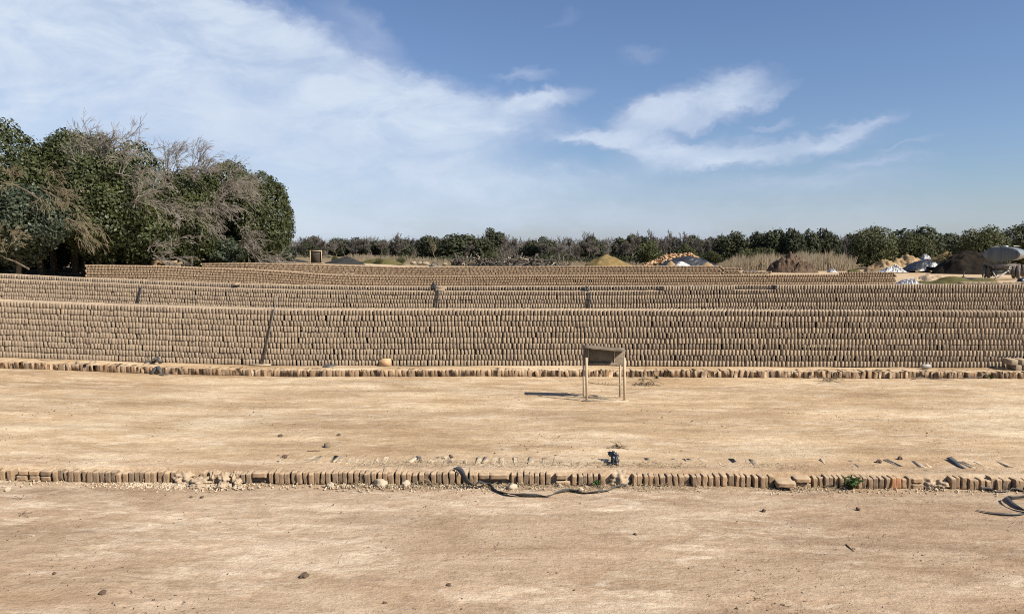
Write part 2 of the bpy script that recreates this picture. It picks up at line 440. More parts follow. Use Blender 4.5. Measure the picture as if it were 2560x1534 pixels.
# ------------------------------------------------------------------ world, sun, camera
SUN = Vector((1.05, -0.65, 1.0)).normalized()
def build_world():
    w = bpy.data.worlds.new('World')
    scene.world = w
    w.use_nodes = True
    nt = w.node_tree
    for n in list(nt.nodes): nt.nodes.remove(n)
    out = N(nt, 'ShaderNodeOutputWorld')
    bg = N(nt, 'ShaderNodeBackground')
    nt.links.new(bg.outputs[0], out.inputs[0])
    sky = N(nt, 'ShaderNodeTexSky', sky_type='NISHITA')
    sky.sun_disc = False
    sky.sun_elevation = math.asin(SUN.z)
    sky.sun_rotation = math.atan2(SUN.x, SUN.y)
    sky.altitude = 300
    sky.air_density = 1.0
    sky.dust_density = 0.9
    sky.ozone_density = 2.5
    STR = 0.064
    tc = N(nt, 'ShaderNodeTexCoord')
    D = tc.outputs['Generated']
    sep = N(nt, 'ShaderNodeSeparateXYZ')
    nt.links.new(D, sep.inputs[0])
    az = math_n(nt, 'ARCTAN2', sep.outputs[0], sep.outputs[1])
    el = math_n(nt, 'ARCSINE', sep.outputs[2])
    cmb = N(nt, 'ShaderNodeCombineXYZ')
    nt.links.new(az, cmb.inputs[0]); nt.links.new(el, cmb.inputs[1])
    P0 = cmb.outputs[0]
    def warp(vec, scale, amt, seed, st=(1, 1, 1)):
        mp = N(nt, 'ShaderNodeMapping')
        mp.inputs['Location'].default_value = (seed, seed * 0.7, seed * 1.3)
        mp.inputs['Scale'].default_value = st
        nt.links.new(vec, mp.inputs[0])
        n = N(nt, 'ShaderNodeTexNoise')
        n.inputs['Scale'].default_value = scale
        n.inputs['Detail'].default_value = 5
        n.inputs['Roughness'].default_value = 0.6
        nt.links.new(mp.outputs[0], n.inputs['Vector'])
        s = N(nt, 'ShaderNodeVectorMath', operation='SUBTRACT')
        nt.links.new(n.outputs['Color'], s.inputs[0]); s.inputs[1].default_value = (0.5, 0.5, 0.5)
        k = N(nt, 'ShaderNodeVectorMath', operation='SCALE')
        nt.links.new(s.outputs[0], k.inputs[0]); k.inputs['Scale'].default_value = amt
        a = N(nt, 'ShaderNodeVectorMath', operation='ADD')
        nt.links.new(vec, a.inputs[0]); nt.links.new(k.outputs[0], a.inputs[1])
        return a.outputs[0]
    P1 = warp(P0, 5.0, 0.05, 3.0, (0.8, 1.4, 1))
    P2 = warp(warp(P1, 16.0, 0.046, 9.0, (0.8, 1.5, 1)), 46.0, 0.022, 5.0, (0.8, 1.3, 1))
    # clouds: (px, py, half length px, half height px, tilt deg (+ = right end up), weight, softness)
    CL = [
        (-100, 90, 800, 230, -6, 1.0, 0.5), (330, 110, 470, 150, -10, 1.0, 0.6), (640, 160, 470, 140, -16, 1.0, 0.6), (900, 225, 400, 110, -18, 1.0, 0.7),
        (1130, 275, 330, 70, -8, 1.0, 0.8), (1330, 268, 150, 28, 8, 0.9, 0.9), (1310, 200, 90, 20, -8, 0.5, 1.0), (900, 70, 140, 40, -22, 0.5, 1.0),
        (150, 400, 1100, 260, 0, 0.62, 0.7), (760, 420, 600, 150, -8, 0.66, 0.8), (1110, 410, 290, 80, 4, 0.75, 0.9), (1330, 455, 420, 50, 2, 0.72, 1.0),
        (1720, 268, 215, 58, 14, 1.0, 0.75), (1690, 285, 160, 50, 10, 0.8, 0.8), (1800, 195, 62, 36, -10, 0.62, 1.0), (1900, 238, 90, 20, 16, 0.5, 1.0),
        (1600, 358, 190, 34, -8, 0.95, 0.9), (1760, 385, 220, 48, 0, 0.75, 0.9), (1950, 378, 230, 34, 8, 0.85, 0.9), (2110, 340, 130, 24, 20, 0.75, 1.0), (2140, 305, 90, 12, 0, 0.5, 1.0),
        (1615, 137, 62, 26, 0, 0.25, 1.0), (1400, 50, 60, 18, 10, 0.10, 1.0), (2190, 412, 120, 18, 3, 0.5, 1.0), (2020, 455, 300, 34, 0, 0.42, 1.0), (2270, 365, 70, 9, 16, 0.3, 1.0), (1910, 312, 60, 14, 0, 0.4, 1.0),
        (1470, 348, 110, 24, -8, 0.85, 1.0), (1630, 305, 130, 44, 8, 0.6, 1.0), (1500, 590, 2600, 120, 0, 0.42, 1.0),
        (1450, 520, 800, 90, 0, 0.5, 1.0), (500, 560, 1400, 130, 0, 0.28, 1.0),
    ]
    total = None
    for (px, py, a, b, tilt, wgt, soft) in CL:
        d = ray(px, py).normalized()
        mp = N(nt, 'ShaderNodeMapping', vector_type='TEXTURE')
        mp.inputs['Location'].default_value = (math.atan2(d.x, d.y), math.asin(d.z), 0)
        mp.inputs['Rotation'].default_value = (0, 0, math.radians(tilt))
        mp.inputs['Scale'].default_value = (a / F, b / F, 1)
        nt.links.new(P2, mp.inputs[0])
        fl = N(nt, 'ShaderNodeVectorMath', operation='MULTIPLY')
        fl.inputs[1].default_value = (1, 1, 0)
        nt.links.new(mp.outputs[0], fl.inputs[0])
        ln = N(nt, 'ShaderNodeVectorMath', operation='LENGTH')
        nt.links.new(fl.outputs[0], ln.inputs[0])
        mr = N(nt, 'ShaderNodeMapRange', interpolation_type='SMOOTHSTEP')
        nt.links.new(ln.outputs['Value'], mr.inputs['Value'])
        mr.inputs['From Min'].default_value = 1.15
        mr.inputs['From Max'].default_value = 1.15 - soft
        mr.inputs['To Min'].default_value = 0.0
        mr.inputs['To Max'].default_value = wgt
        o = mr.outputs[0]
        if total is None: total = o
        else:   # screen blend
            n = N(nt, 'ShaderNodeMath', operation='MULTIPLY')
            i1 = math_n(nt, 'SUBTRACT', 1.0, total); i2 = math_n(nt, 'SUBTRACT', 1.0, o)
            nt.links.new(i1, n.inputs[0]); nt.links.new(i2, n.inputs[1])
            total = math_n(nt, 'SUBTRACT', 1.0, n.outputs[0])
    # wisps break up the density
    mpw = N(nt, 'ShaderNodeMapping')
    mpw.inputs['Rotation'].default_value = (0, 0, math.radians(-14))
    mpw.inputs['Scale'].default_value = (1.0, 2.6, 1)
    nt.links.new(P1, mpw.inputs[0])
    wn = noise_n(nt, mpw.outputs[0], 7.0, 9, 0.62, 0.5)
    wr = N(nt, 'ShaderNodeMapRange', interpolation_type='SMOOTHSTEP')
    nt.links.new(wn, wr.inputs['Value'])
    wr.inputs['From Min'].default_value = 0.30; wr.inputs['From Max'].default_value = 0.66
    wr.inputs['To Min'].default_value = 0.58; wr.inputs['To Max'].default_value = 1.06
    dens = math_n(nt, 'MULTIPLY', total, wr.outputs[0], True)
    # brightness inside the cloud
    cn = noise_n(nt, mpw.outputs[0], 3.5, 6, 0.6, 0.3)
    ccol = ramp(nt, math_n(nt, 'ADD', math_n(nt, 'MULTIPLY', cn, 0.6), math_n(nt, 'MULTIPLY', total, 0.4)),
                [(0.44, (0.315, 0.36, 0.475)), (0.62, (0.375, 0.43, 0.525)), (0.84, (0.46, 0.52, 0.585))])
    skyc = N(nt, 'ShaderNodeVectorMath', operation='SCALE')
    nt.links.new(sky.outputs[0], skyc.inputs[0]); skyc.inputs['Scale'].default_value = STR
    tint = mix_c(nt, 1.0, skyc.outputs[0], (0.93, 0.98, 1.13), 'MULTIPLY')
    fin = mix_c(nt, math_n(nt, 'MULTIPLY', dens, 0.94), tint, ccol)
    nt.links.new(fin, bg.inputs[0])
    bg.inputs[1].default_value = 1.0
build_world()

sl = bpy.data.lights.new('sun', 'SUN')
sl.energy = 5.0
sl.angle = math.radians(0.53)
sl.color = (1.0, 0.925, 0.81)
so = bpy.data.objects.new('sun', sl)
so.rotation_euler = SUN.to_track_quat('Z', 'Y').to_euler()
so.location = (20, -20, 30)
C.objects.link(so)

cd = bpy.data.cameras.new('camera')
cd.sensor_width = 36.0
cd.lens = F / 2560 * 36.0
cd.clip_start = 0.1
cd.clip_end = 8000
co = bpy.data.objects.new('camera', cd)
co.location = CAM
co.rotation_euler = (math.pi / 2 - PITCH, 0, 0)
C.objects.link(co)
scene.camera = co
scene.view_settings.view_transform = 'Standard'
scene.view_settings.look = 'None'
scene.view_settings.exposure = 0.70
scene.view_settings.gamma = 1.0
scene.render.engine = 'CYCLES'
scene.cycles.max_bounces = 5
scene.cycles.diffuse_bounces = 1
scene.cycles.use_denoising = False
scene.cycles.filter_width = 1.05
scene.cycles.transmission_bounces = 3

# ------------------------------------------------------------------ ground
def fbm(x, y, s, o=3):
    return mnoise.fractal(Vector((x * s, y * s, 1.7)), 0.8, 2.0, o)

def build_ground():
    ys = list(np.arange(-4.0, 3.0, 0.5)) + list(np.arange(3.0, STEP1 - 0.02, 0.075))
    ys += [(STEP1, -1), (STEP1, 1)]
    ys += list(np.arange(STEP1 + 0.04, 10.0, 0.075)) + list(np.arange(10.0, STEP2 - 0.02, 0.1))
    ys += [(STEP2, -1), (STEP2, 1)]
    ys += list(np.arange(STEP2 + 0.04, 16, 0.12)) + list(np.arange(16, 50, 0.6)) + list(np.arange(50, 120, 2.5))
    y = 125.0
    while y < 5000:
        ys.append(y); y *= 1.18
    us = np.linspace(-1.5, 1.5, 430)
    V, T = [], []
    for yy in ys:
        side = 0
        if isinstance(yy, tuple): yy, side = yy
        for u in us:
            x = u * (8 + max(yy, -2))
            z = H(x, yy, side)
            if side == 0:
                if yy < 60:
                    z += 0.012 * fbm(x, yy, 0.7) + (0.005 * fbm(x, yy, 3.5, 2) if yy < 16 else 0)
            elif side > 0: z -= 0.014 + 0.02 * fbm(x, yy, 3)
            if yy > 52:   # rough field
                z += 0.05 * fbm(x, yy, 0.12)
            V.append((x, yy + (0.0015 * side if side else 0), z))
            far = smooth(84 - 18 * smooth(12, 4, x), 100 - 18 * smooth(12, 4, x), yy + 10 * fbm(x, 0.3 * yy, 0.03))
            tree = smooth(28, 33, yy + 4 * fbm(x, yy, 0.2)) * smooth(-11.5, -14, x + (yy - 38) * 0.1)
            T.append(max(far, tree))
    n = len(us)
    i = np.arange(len(ys) - 1)[:, None] * n + np.arange(n - 1)[None, :]
    i = i.ravel()
    Fq = np.stack([i, i + 1, i + n + 1, i + n], axis=1)
    o = mk('ground', V, Fq, M['ground'], None, True, tone=T)
    tag(o, 'bare tan dried dirt of the brick yard stepping up in low terraces', 'ground', kind='structure')
build_ground()

# ------------------------------------------------------------------ bricks
def brick_template(bev=0.06, seed=None, cuts=0, rough=0.0):
    bm = bmesh.new()
    bmesh.ops.create_cube(bm, size=1.0)
    return bm

def chamfer_template(t=0.05, L=0.23, h=0.106, b=0.005):
    bm = bmesh.new()
    bmesh.ops.create_cube(bm, size=1.0)
    for v in bm.verts:
        v.co = Vector((v.co.x * t, v.co.y * L, v.co.z * h))
    bmesh.ops.bevel(bm, geom=list(bm.edges), offset=b, segments=1, profile=0.5, affect='EDGES')
    bm.verts.index_update()
    V = np.array([v.co[:] for v in bm.verts])
    q = np.array([[v.index for v in f.verts] for f in bm.faces if len(f.verts) == 4])
    t3 = np.array([[v.index for v in f.verts] for f in bm.faces if len(f.verts) == 3])
    bm.free()
    return V, q, t3

BT, BH, BL = 0.0500, 0.106, 0.23
CH = chamfer_template(BT, BL, BH, 0.002)
BX = (np.array([(sx * BT / 2, sy * BL / 2, sz * BH / 2) for sz in (-1, 1) for sy in (-1, 1) for sx in (-1, 1)]),
      np.array([(0, 2, 3, 1), (4, 5, 7, 6), (0, 1, 5, 4), (1, 3, 7, 5), (3, 2, 6, 7), (2, 0, 4, 6)]), np.zeros((0, 3), int))

def stamp(tmpl, items, jit=0.0003):
    """items: list of (x, y, z, rz, ry, rx, sx, sz, tone); returns V, faces, tone arrays"""
    V0, q, t3 = tmpl
    A = np.array(items)
    n, k = len(A), len(V0)
    V = np.repeat(V0[None], n, 0).copy()
    V[:, :, 0] *= A[:, 6, None]; V[:, :, 2] *= A[:, 7, None]
    if jit: V += rng.normal(0, jit, V.shape)
    def rot(V, a, i, j):
        c, s = np.cos(a)[:, None], np.sin(a)[:, None]
        vi, vj = V[:, :, i].copy(), V[:, :, j].copy()
        V[:, :, i] = c * vi - s * vj; V[:, :, j] = s * vi + c * vj
    rot(V, A[:, 5], 1, 2); rot(V, -A[:, 4], 0, 2); rot(V, A[:, 3], 0, 1)
    V += A[:, None, 0:3]
    off = (np.arange(n) * k)[:, None, None]
    fs = [(q[None] + off).reshape(-1, 4)]
    if len(t3): fs.append((t3[None] + off).reshape(-1, 3))
    return V.reshape(-1, 3), fs, np.repeat(A[:, 8], k)

def interp(tab, x):
    if x <= tab[0][0]: return tab[0][1]
    for (a, b), (c, d) in zip(tab, tab[1:]):
        if x <= c: return b + (d - b) * (x - a) / (c - a)
    return tab[-1][1]

def stack_items(x0, x1, yf, ztop, nc, skew, seed, hc=0.1075, pitch=None, depth_rows=1, gapp=0.08):
    """rows[depth][course] -> list of items; courses counted from the top down so that the top line is exact"""
    rr = random.Random(seed)
    rows = []
    for dpt in range(depth_rows):
        cs = []
        for c in range(nc):             # c = 0 is the top course
            it = []
            sgn = 1 if (c % 2 == 1) else -1
            if dpt % 2: sgn = -sgn
            x = x0 + rr.uniform(0, 0.04)
            lean = 0.0
            while x < x1:
                lean = 0.9 * lean + rr.gauss(0, 0.024 - 0.012 * smooth(-6, 3, x))
                sk = skew(x) * sgn + rr.gauss(0, 0.022)
                y = yf(x) + BL / 2 + dpt * 0.245 + rr.gauss(0, 0.0045) + 0.012 * mnoise.noise(Vector((x * 0.5, c * 0.9 + seed, 2.0)))
                z = ztop(x) - (c + 0.5) * hc + 0.006 * mnoise.noise(Vector((x * 0.35, c * 0.5, seed))) * min(c, 3) / 3 + rr.gauss(0, 0.0012)
                tone = min(1, max(0, rr.gauss(0.5, 0.11) + 0.20 * mnoise.noise(Vector((x * 0.25, c * 0.8, seed + 5)))))
                it.append((x, y, z, sk, lean + rr.gauss(0, 0.014), rr.gauss(0, 0.012), rr.uniform(0.90, 1.01) - 0.05 * smooth(-9, 4, x), rr.uniform(0.945, 0.975), tone))
                open_ = smooth(-9, 4, x)
                p = (pitch or 0.0610 + 0.0085 * open_) * rr.uniform(0.93, 1.07)
                if rr.random() < gapp: p += rr.uniform(0.010, 0.024)
                x += p
            cs.append(it)
        rows.append(cs)
    return rows

def flat(rows, first=0, last=None):
    out = []
    for cs in rows:
        for it in cs[first:last]: out += it
    return out

def join_stamps(parts):
    Vs, qs, ts, tn, n = [], [], [], [], 0
    for V, fs, t in parts:
        for f in fs:
            (qs if f.shape[1] == 4 else ts).append(f + n)
        Vs.append(V); tn.append(t); n += len(V)
    fs = [np.concatenate(qs)]
    if ts: fs.append(np.concatenate(ts))
    return np.concatenate(Vs), fs, np.concatenate(tn)

# --- nearest stack
def s1_top(x): return H(x, 14.1) + 10 * 0.1075 + 0.004
sk1 = lambda x: math.radians(6 + 17.0 * smooth(-8, 3, x))
rows = stack_items(-15.0, 14.0, lambda x: S1Y, s1_top, 10, sk1, 3)
back = stack_items(-15.0, 14.0, lambda x: S1Y + 0.25, s1_top, 10, sk1, 31)
top_course = rows[0][0]
parts = [stamp(CH, flat([rows[0][1:]]))]
# bricks of the top course that stand outside the picture stay with the mass
edge = [i for i in top_course if abs(i[0]) > 9.95]
if edge: parts.append(stamp(CH, edge))
top_course = [i for i in top_course if abs(i[0]) <= 9.95]
parts.append(stamp(BX, flat([back[0]])))
V, fs, tn = join_stamps(parts)
tag(mk('drying_bricks', V, fs, M['brick'], tone=tn),
    'courses of tan mud bricks on edge below the top course of the nearest long stack', 'bricks', 'mud bricks drying in long stacks', 'stuff')
# the top course: one object each, eight brick shapes shared
variants = []
for k in range(10):
    Vv, fv, tv = stamp(CH, [(0, 0, 0, 0, 0, 0, 1, 1, 0.25 + 0.06 * k)], 0.0004)
    variants.append(mk('drying_brick', Vv, fv, M['brick'], tone=tv, link=False))
ZT = [(-9.0, 'left of the leaning rake'), (-4.45, 'between leaning rake and tan slab'), (-2.3, 'between tan slab and moulding table'),
      (1.3, 'above the moulding table'), (2.2, 'right of the moulding table')]
def zone_t(x):
    z = ZT[0][1]
    for a, t in ZT:
        if x >= a: z = t
    return z
for i, it in enumerate(top_course):
    v = min(range(10), key=lambda k: abs(0.25 + 0.06 * k - it[8] + R.uniform(-0.05, 0.05)))
    o = bpy.data.objects.new('drying_brick', variants[v].data)
    o.location = it[0:3]
    o.rotation_euler = (it[5], it[4], it[3])
    o.scale = (it[6], 1, it[7])
    C.objects.link(o)
    tag(o, 'mud brick in the top course of the nearest stack, ' + zone_t(it[0]), 'brick', 'top course of the nearest brick stack')

# --- second stack: two rows deep, the rear one a course higher
def line_top(tab, Y):
    pts = []
    for px, py in tab:
        p = at_depth(px, py, Y)
        pts.append((p.x, p.z))
    return lambda x: interp(pts, x)
Y2 = 18.7
t2 = line_top([(-200, 690), (0, 697), (213, 705), (388, 712), (550, 719), (800, 725), (1090, 727.5), (1500, 727.5), (1700, 725.8), (1940, 723.6), (2250, 722), (2700, 721.5)], Y2)
sk2 = lambda x: math.radians(6 + 17.0 * smooth(-9, 3, x))
rf = stack_items(-18.5, 18.0, lambda x: Y2, t2, 12, sk2, 5)
t2b = line_top([(-200, 677), (0, 684), (213, 694.5), (388, 701), (550, 707), (720, 712), (1000, 715.5), (1500, 714.5), (1960, 711.5), (2250, 710), (2700, 710)], Y2 + 0.26)
rb = stack_items(-18.5, 18.0, lambda x: Y2 + 0.26, t2b, 13, sk2, 6)
def px2x(px, Y): return at_depth(px, 700, Y).x
extra = stack_items(px2x(1940, Y2), 18.0, lambda x: Y2 - 0.001, lambda x: t2(x) + 0.1075, 1, lambda x: -sk2(x), 8)[0][0]
extra += stack_items(px2x(1657, Y2), px2x(1834, Y2), lambda x: Y2 - 0.001, lambda x: t2(x) + 0.1075, 1, lambda x: -sk2(x), 9)[0][0]
parts = [stamp(CH, flat([rf[0][:6]])), stamp(BX, flat([rf[0][6:]])), stamp(CH, flat([rb[0][:2]])), stamp(BX, flat([rb[0][2:]])), stamp(CH, extra)]
V, fs, tn = join_stamps(parts)
tag(mk('drying_bricks', V, fs, M['brick'], tone=tn),
    'second long stack of mud bricks with a pale dusty top ledge behind the nearest', 'bricks', 'mud bricks drying in long stacks', 'stuff')

# --- third, fourth, fifth stacks
def far_stack(px0, px1, Y, tab, nc, seed, label, slope=0.0, more=None, depth=2):
    x0, x1 = px2x(px0, Y), px2x(px1, Y)
    yf = lambda x: Y + slope * (x - x0)
    t = line_top(tab, Y)
    sk = lambda x: math.radians(7 + 11 * smooth(-12, 8, x))
    rws = stack_items(x0, x1, yf, t, nc, sk, seed, depth_rows=depth)
    items_front, items_low = flat([rws[0][:7]]), flat([rws[0][7:]]) + flat(rws[1:])
    for m_ in (more or []): items_front += m_(t, yf, sk)
    # the end of the row is closed by bricks laid across
    for c in range(nc):
        if c % 2 == 0:
            for xe in (x0 - 0.03, x1 + 0.04):
                items_low.append((xe, yf(xe) + 0.11, t(xe) - (c + 0.5) * 0.1075, math.radians(3), 0, 0, 1.6, 0.98, 0.6))
    V, fs, tn = join_stamps([stamp(BX, items_front), stamp(BX, items_low)])
    tag(mk('drying_bricks', V, fs, M['brick_far'], tone=tn), label, 'bricks', 'mud bricks drying in long stacks', 'stuff')

Y3 = 32.0
more3 = [lambda t, yf, sk: stack_items(px2x(2102, Y3), px2x(2237, Y3), lambda x: yf(x) - 0.001, lambda x: t(x) + 0.1075, 1, sk, 41)[0][0]]
far_stack(217, 2237, Y3, [(217, 662), (400, 664), (505, 668.5), (620, 672), (720, 678), (800, 684), (880, 687.5), (1050, 688.5), (1400, 687.5), (1900, 686.5), (2300, 686)], 11, 13,
          'third brick stack, whose left end stands against the dark trees', more=more3)
Y4 = 38.0
far_stack(505, 1799, Y4, [(505, 658), (620, 656.8), (720, 659), (805, 661), (900, 664), (1000, 667), (1100, 666.5), (1450, 665), (1799, 664.5)], 12, 17,
          'fourth long brick stack running in front of the log pile and firewood heap')
far_stack(1808, 1849, Y4 + 0.4, [(1808, 669), (1849, 669.5)], 9, 19, 'short separate block of mud bricks just past the end of the fourth stack')
far_stack(1853, 1925, Y4 + 1.0, [(1853, 677.5), (1925, 678)], 8, 20, 'lowest brick row, in front of the brown soil mound', depth=1)
Y5 = 44.0
far_stack(618, 965, Y5, [(618, 654.3), (720, 654.6), (805, 659), (900, 662), (965, 666)], 12, 23,
          'hindmost brick stack, with a dark moulding table standing on it')

# ------------------------------------------------------------------ kerbs
def worn_brick(seed, t=0.057, L=0.235, h=0.125, amp=0.0055):
    bm = bmesh.new()
    bmesh.ops.create_cube(bm, size=1.0)
    bmesh.ops.subdivide_edges(bm, edges=list(bm.edges), cuts=6, use_grid_fill=True)
    s = Vector((seed * 3.7, seed * 1.3, seed * 0.7))
    for v in bm.verts:
        c = v.co
        p = Vector((c.x * t, c.y * L, c.z * h))
        # rounded arrises
        rx, ry, rz = abs(c.x) * 2, abs(c.y) * 2, abs(c.z) * 2
        e = sorted((rx, ry, rz))
        if e[1] > 0.95:
            k = 0.0055 + 0.006 * mnoise.noise(p * 18 + s)
            p -= Vector((math.copysign(min(k, abs(p.x) * 0.3), p.x) if rx > 0.95 else 0, math.copysign(k, p.y) if ry > 0.95 else 0, math.copysign(k, p.z) if rz > 0.95 else 0)) * (1.0 if e[0] > 0.95 else 0.75)
        p += Vector((mnoise.noise(p * 22 + s), mnoise.noise(p * 22 + s + Vector((9, 0, 0))), mnoise.noise(p * 22 + s + Vector((0, 9, 0))))) * amp
        p += Vector((mnoise.noise(p * 70 + s), mnoise.noise(p * 70 - s), mnoise.noise(p * 70 + s * 2))) * 0.003
        v.co = p
    bm.verts.index_update()
    V = [v.co[:] for v in bm.verts]
    q = [[v.index for v in f.verts] for f in bm.faces]
    bm.free()
    return V, q

KV = []
for k in range(14):
    V, q = worn_brick(k + 1.0)
    tone = min(1, max(0, 0.08 + k * 0.058))
    KV.append(mk('kerb_brick', V, np.array(q), M['kerb'], smooth_shade=False, tone=[tone] * len(V), link=False))
V, q = worn_brick(40.0); RED = mk('kerb_brick', V, np.array(q), M['kerb'], smooth_shade=False, tone=[1.0] * len(V), link=False)

def kb(variant, loc, rot, scale=(1, 1, 1), label='', group='bricks set on edge along the near kerb'):
    o = bpy.data.objects.new('kerb_brick', variant.data)
    o.location = loc; o.rotation_euler = rot; o.scale = scale
    C.objects.link(o)
    tag(o, label, 'brick', group)
    return o

def kx(px): return at_depth(px, 1195, K1).x

SKIP = [(42, 128), (432, 500), (555, 584), (628, 666), (1196, 1272), (1385, 1428), (1518, 1578), (1936, 2030), (2283, 2310), (2312, 2375)]
def near_zone(px):
    if px < 430: return 'left of the broken gap'
    if px < 1140: return 'between broken gap and twisted strap'
    if px < 1600: return 'behind the long rubber strap'
    if px < 1950: return 'between strap and flat jutting brick'
    if px < 2110: return 'just left of the green weed'
    return 'right of the green weed'
px = -60
while px < 2640:
    if any(a <= px <= b for a, b in SKIP):
        px += 5; continue
    wdt = R.uniform(12.0, 15.8)
    if any(a <= px + wdt * 0.7 <= b for a, b in SKIP):
        px += wdt * 0.5; continue
    x = kx(px + wdt / 2)
    r_ = px > 1500
    yy = K1 + 0.118 + R.gauss(0, 0.009 if not r_ else 0.015) + 0.015 * mnoise.noise(Vector((x * 1.5, 0, 4)))
    z = H(x, K1) + 0.052 + R.gauss(0, 0.0045) + 0.006 * mnoise.noise(Vector((x * 1.2, 3, 4)))
    red = 2215 < px < 2245
    v = RED if red else KV[min(13, max(0, int(R.gauss(5.5, 4))))]
    lab = 'reddish worn kerb brick right of the green weed' if red else 'worn brown brick on edge in the near kerb, ' + near_zone(px)
    kb(v, (x, yy, z), (R.gauss(0, 0.025), R.gauss(0, 0.05), R.gauss(0, 0.05)), (wdt / 245 / 0.057 * 0.985, 1, R.uniform(0.94, 1.05) if R.random() > 0.07 else R.uniform(0.72, 0.9)), lab)
    px += wdt + R.uniform(0.2, 1.2)
    if R.random() < 0.04: px += R.uniform(3, 8)

FB = []
for k in range(4):
    V, q = worn_brick(60.0 + k, t=0.24, L=0.115, h=0.052)
    FB.append(mk('flat_brick', V, np.array(q), M['kerb'], smooth_shade=False, tone=[(0.5, 0.35, 0.75, 0.1)[k]] * len(V), link=False))
def fb(px, z, k, sx=1.0, sy=1.0, y=0.06, rz=0.0, label='', rx=0.0):
    x = kx(px)
    o = bpy.data.objects.new('flat_brick', FB[k].data)
    o.location = (x, K1 + y, H(x, K1) + z); o.rotation_euler = (rx, 0, rz); o.scale = (sx, sy, 1)
    C.objects.link(o)
    tag(o, label, 'brick', 'bricks lying flat in the near kerb')
fb(57, 0.078, 2, 0.42, label='short flat brick atop the two-high patch at the kerb left end, first of three')
fb(83, 0.078, 2, 0.44, label='reddish brown middle brick on top of the two-high kerb patch')
fb(112, 0.078, 3, 0.46, label='dark grey brick on top of the two-high kerb patch, beside upright bricks')
fb(52, 0.022, 0, 0.46, label='lower flat brick of the two-high kerb patch, first of three')
fb(84, 0.022, 0, 0.43, label='rounded lower middle brick of the two-high kerb patch')
fb(112, 0.022, 1, 0.44, label='lower brick under the dark grey one in the kerb patch')
fb(647, 0.085, 0, 0.62, label='flat brick capping a hollow right of the rubble in the near kerb')
fb(1210, 0.082, 1, 0.5, label='shorter flat brick behind the arch of the rubber strap')
fb(1248, 0.086, 0, 0.84, label='long flat brick above a straw-filled hollow beside the rubber strap', y=0.05)
fb(1404, 0.085, 0, 0.50, label='flat brick among uprights near the small kerb seedling')
fb(1408, 0.02, 2, 0.62, label='chipped lower brick beneath a flat one near the kerb seedling', y=0.05)
fb(1960, 0.062, 0, 0.80, 1.9, y=-0.005, rz=-0.12, label='pale crumb-topped brick lying flat and jutting out of the near kerb', rx=0.02)
fb(2007, 0.085, 2, 0.68, 1.6, y=0.06, rz=-0.10, label='purplish flat brick beside the jutting crumb-topped brick')
fb(2007, 0.02, 0, 0.74, 1.0, y=0.06, label='lower flat brick beneath the purplish one in the near kerb')
fb(2296, 0.085, 2, 0.48, label='flat squared brick above another, right of the reddish kerb brick')
fb(2296, 0.022, 0, 0.50, label='lower brick of the squared pair right of the reddish kerb brick')

# mud bodies where the kerb has crumbled
def lump(name, px0, px1, z0, z1, y0, y1, mat, label, cat, seed, group=None):
    x0, x1 = kx(px0), kx(px1)
    b = MB()
    c = ((x0 + x1) / 2, K1 + (y0 + y1) / 2, H((x0 + x1) / 2, K1) + (z0 + z1) / 2)
    b.blob(c, ((x1 - x0) / 2, (y1 - y0) / 2, (z1 - z0) / 2), 4, 0.5, 2.6, seed)
    o = b.build(name, M[mat], None, True, loc=c)
    tag(o, label, cat, group)
    return o
lump('mud_block', 425, 478, -0.03, 0.10, -0.03, 0.22, 'mud', 'smooth block of dried mud filling the broken kerb gap', 'mud block', 3.1)
lump('mud_block', 1520, 1580, -0.04, 0.118, 0.0, 0.24, 'mud', 'mud filled kerb gap in front of the crumpled black plastic', 'mud block', 4.4)
lump('mud_block', 2308, 2345, -0.03, 0.09, -0.02, 0.2, 'mud', 'crumbled mud mass in the kerb right of the squared brick pair', 'mud block', 6.2)
lump('mud_block', 2338, 2378, -0.03, 0.075, -0.02, 0.2, 'mud', 'smaller crumbling mud lump before the leaning right-hand kerb bricks', 'mud block', 7.7)
for i, (a, b_, z1, y0, s, l) in enumerate([
        (480, 530, 0.075, -0.12, 1.2, 'broad crusted mortar chunk in the kerb rubble'), (520, 545, 0.12, -0.03, 2.3, 'upright mortar chunk standing against the broken kerb'),
        (548, 575, 0.115, -0.08, 3.4, 'pale mortar chunk propped at an angle in the kerb rubble'), (572, 596, 0.105, -0.02, 4.5, 'angular mortar chunk near the capped hollow'),
        (555, 580, 0.05, -0.2, 5.6, 'mortar lump lying lowest in front of the kerb rubble'), (486, 528, 0.035, -0.2, 9.1, 'flat crusted slab lying in front of the kerb rubble'), (588, 606, 0.06, -0.1, 6.7, 'small rounded mortar lump at the rubble edge')]):
    lump('mortar_chunk', a, b_, -0.02, z1, y0, y0 + 0.16, 'mud', l, 'rubble', s, 'mortar chunks fallen at the broken kerb')

ext = []
for a_, b_ in ((-10.5, kx(-62)), (kx(2645), 10.5)):
    x = a_
    while x < b_:
        ext.append((x, K1 + 0.118 + R.gauss(0, 0.008), H(x, K1) + 0.052 + R.gauss(0, 0.004), R.gauss(0, 0.03), R.gauss(0, 0.05), 0, 1.08, 1.12, min(1, max(0, R.gauss(0.45, 0.2)))))
        x += 0.061
V, fs, tn = stamp(CH, ext, 0.003)
tag(mk('kerb_bricks', V, fs, M['kerb'], tone=tn), 'near kerb edging carrying on past both ends of the view', 'bricks', kind='stuff')
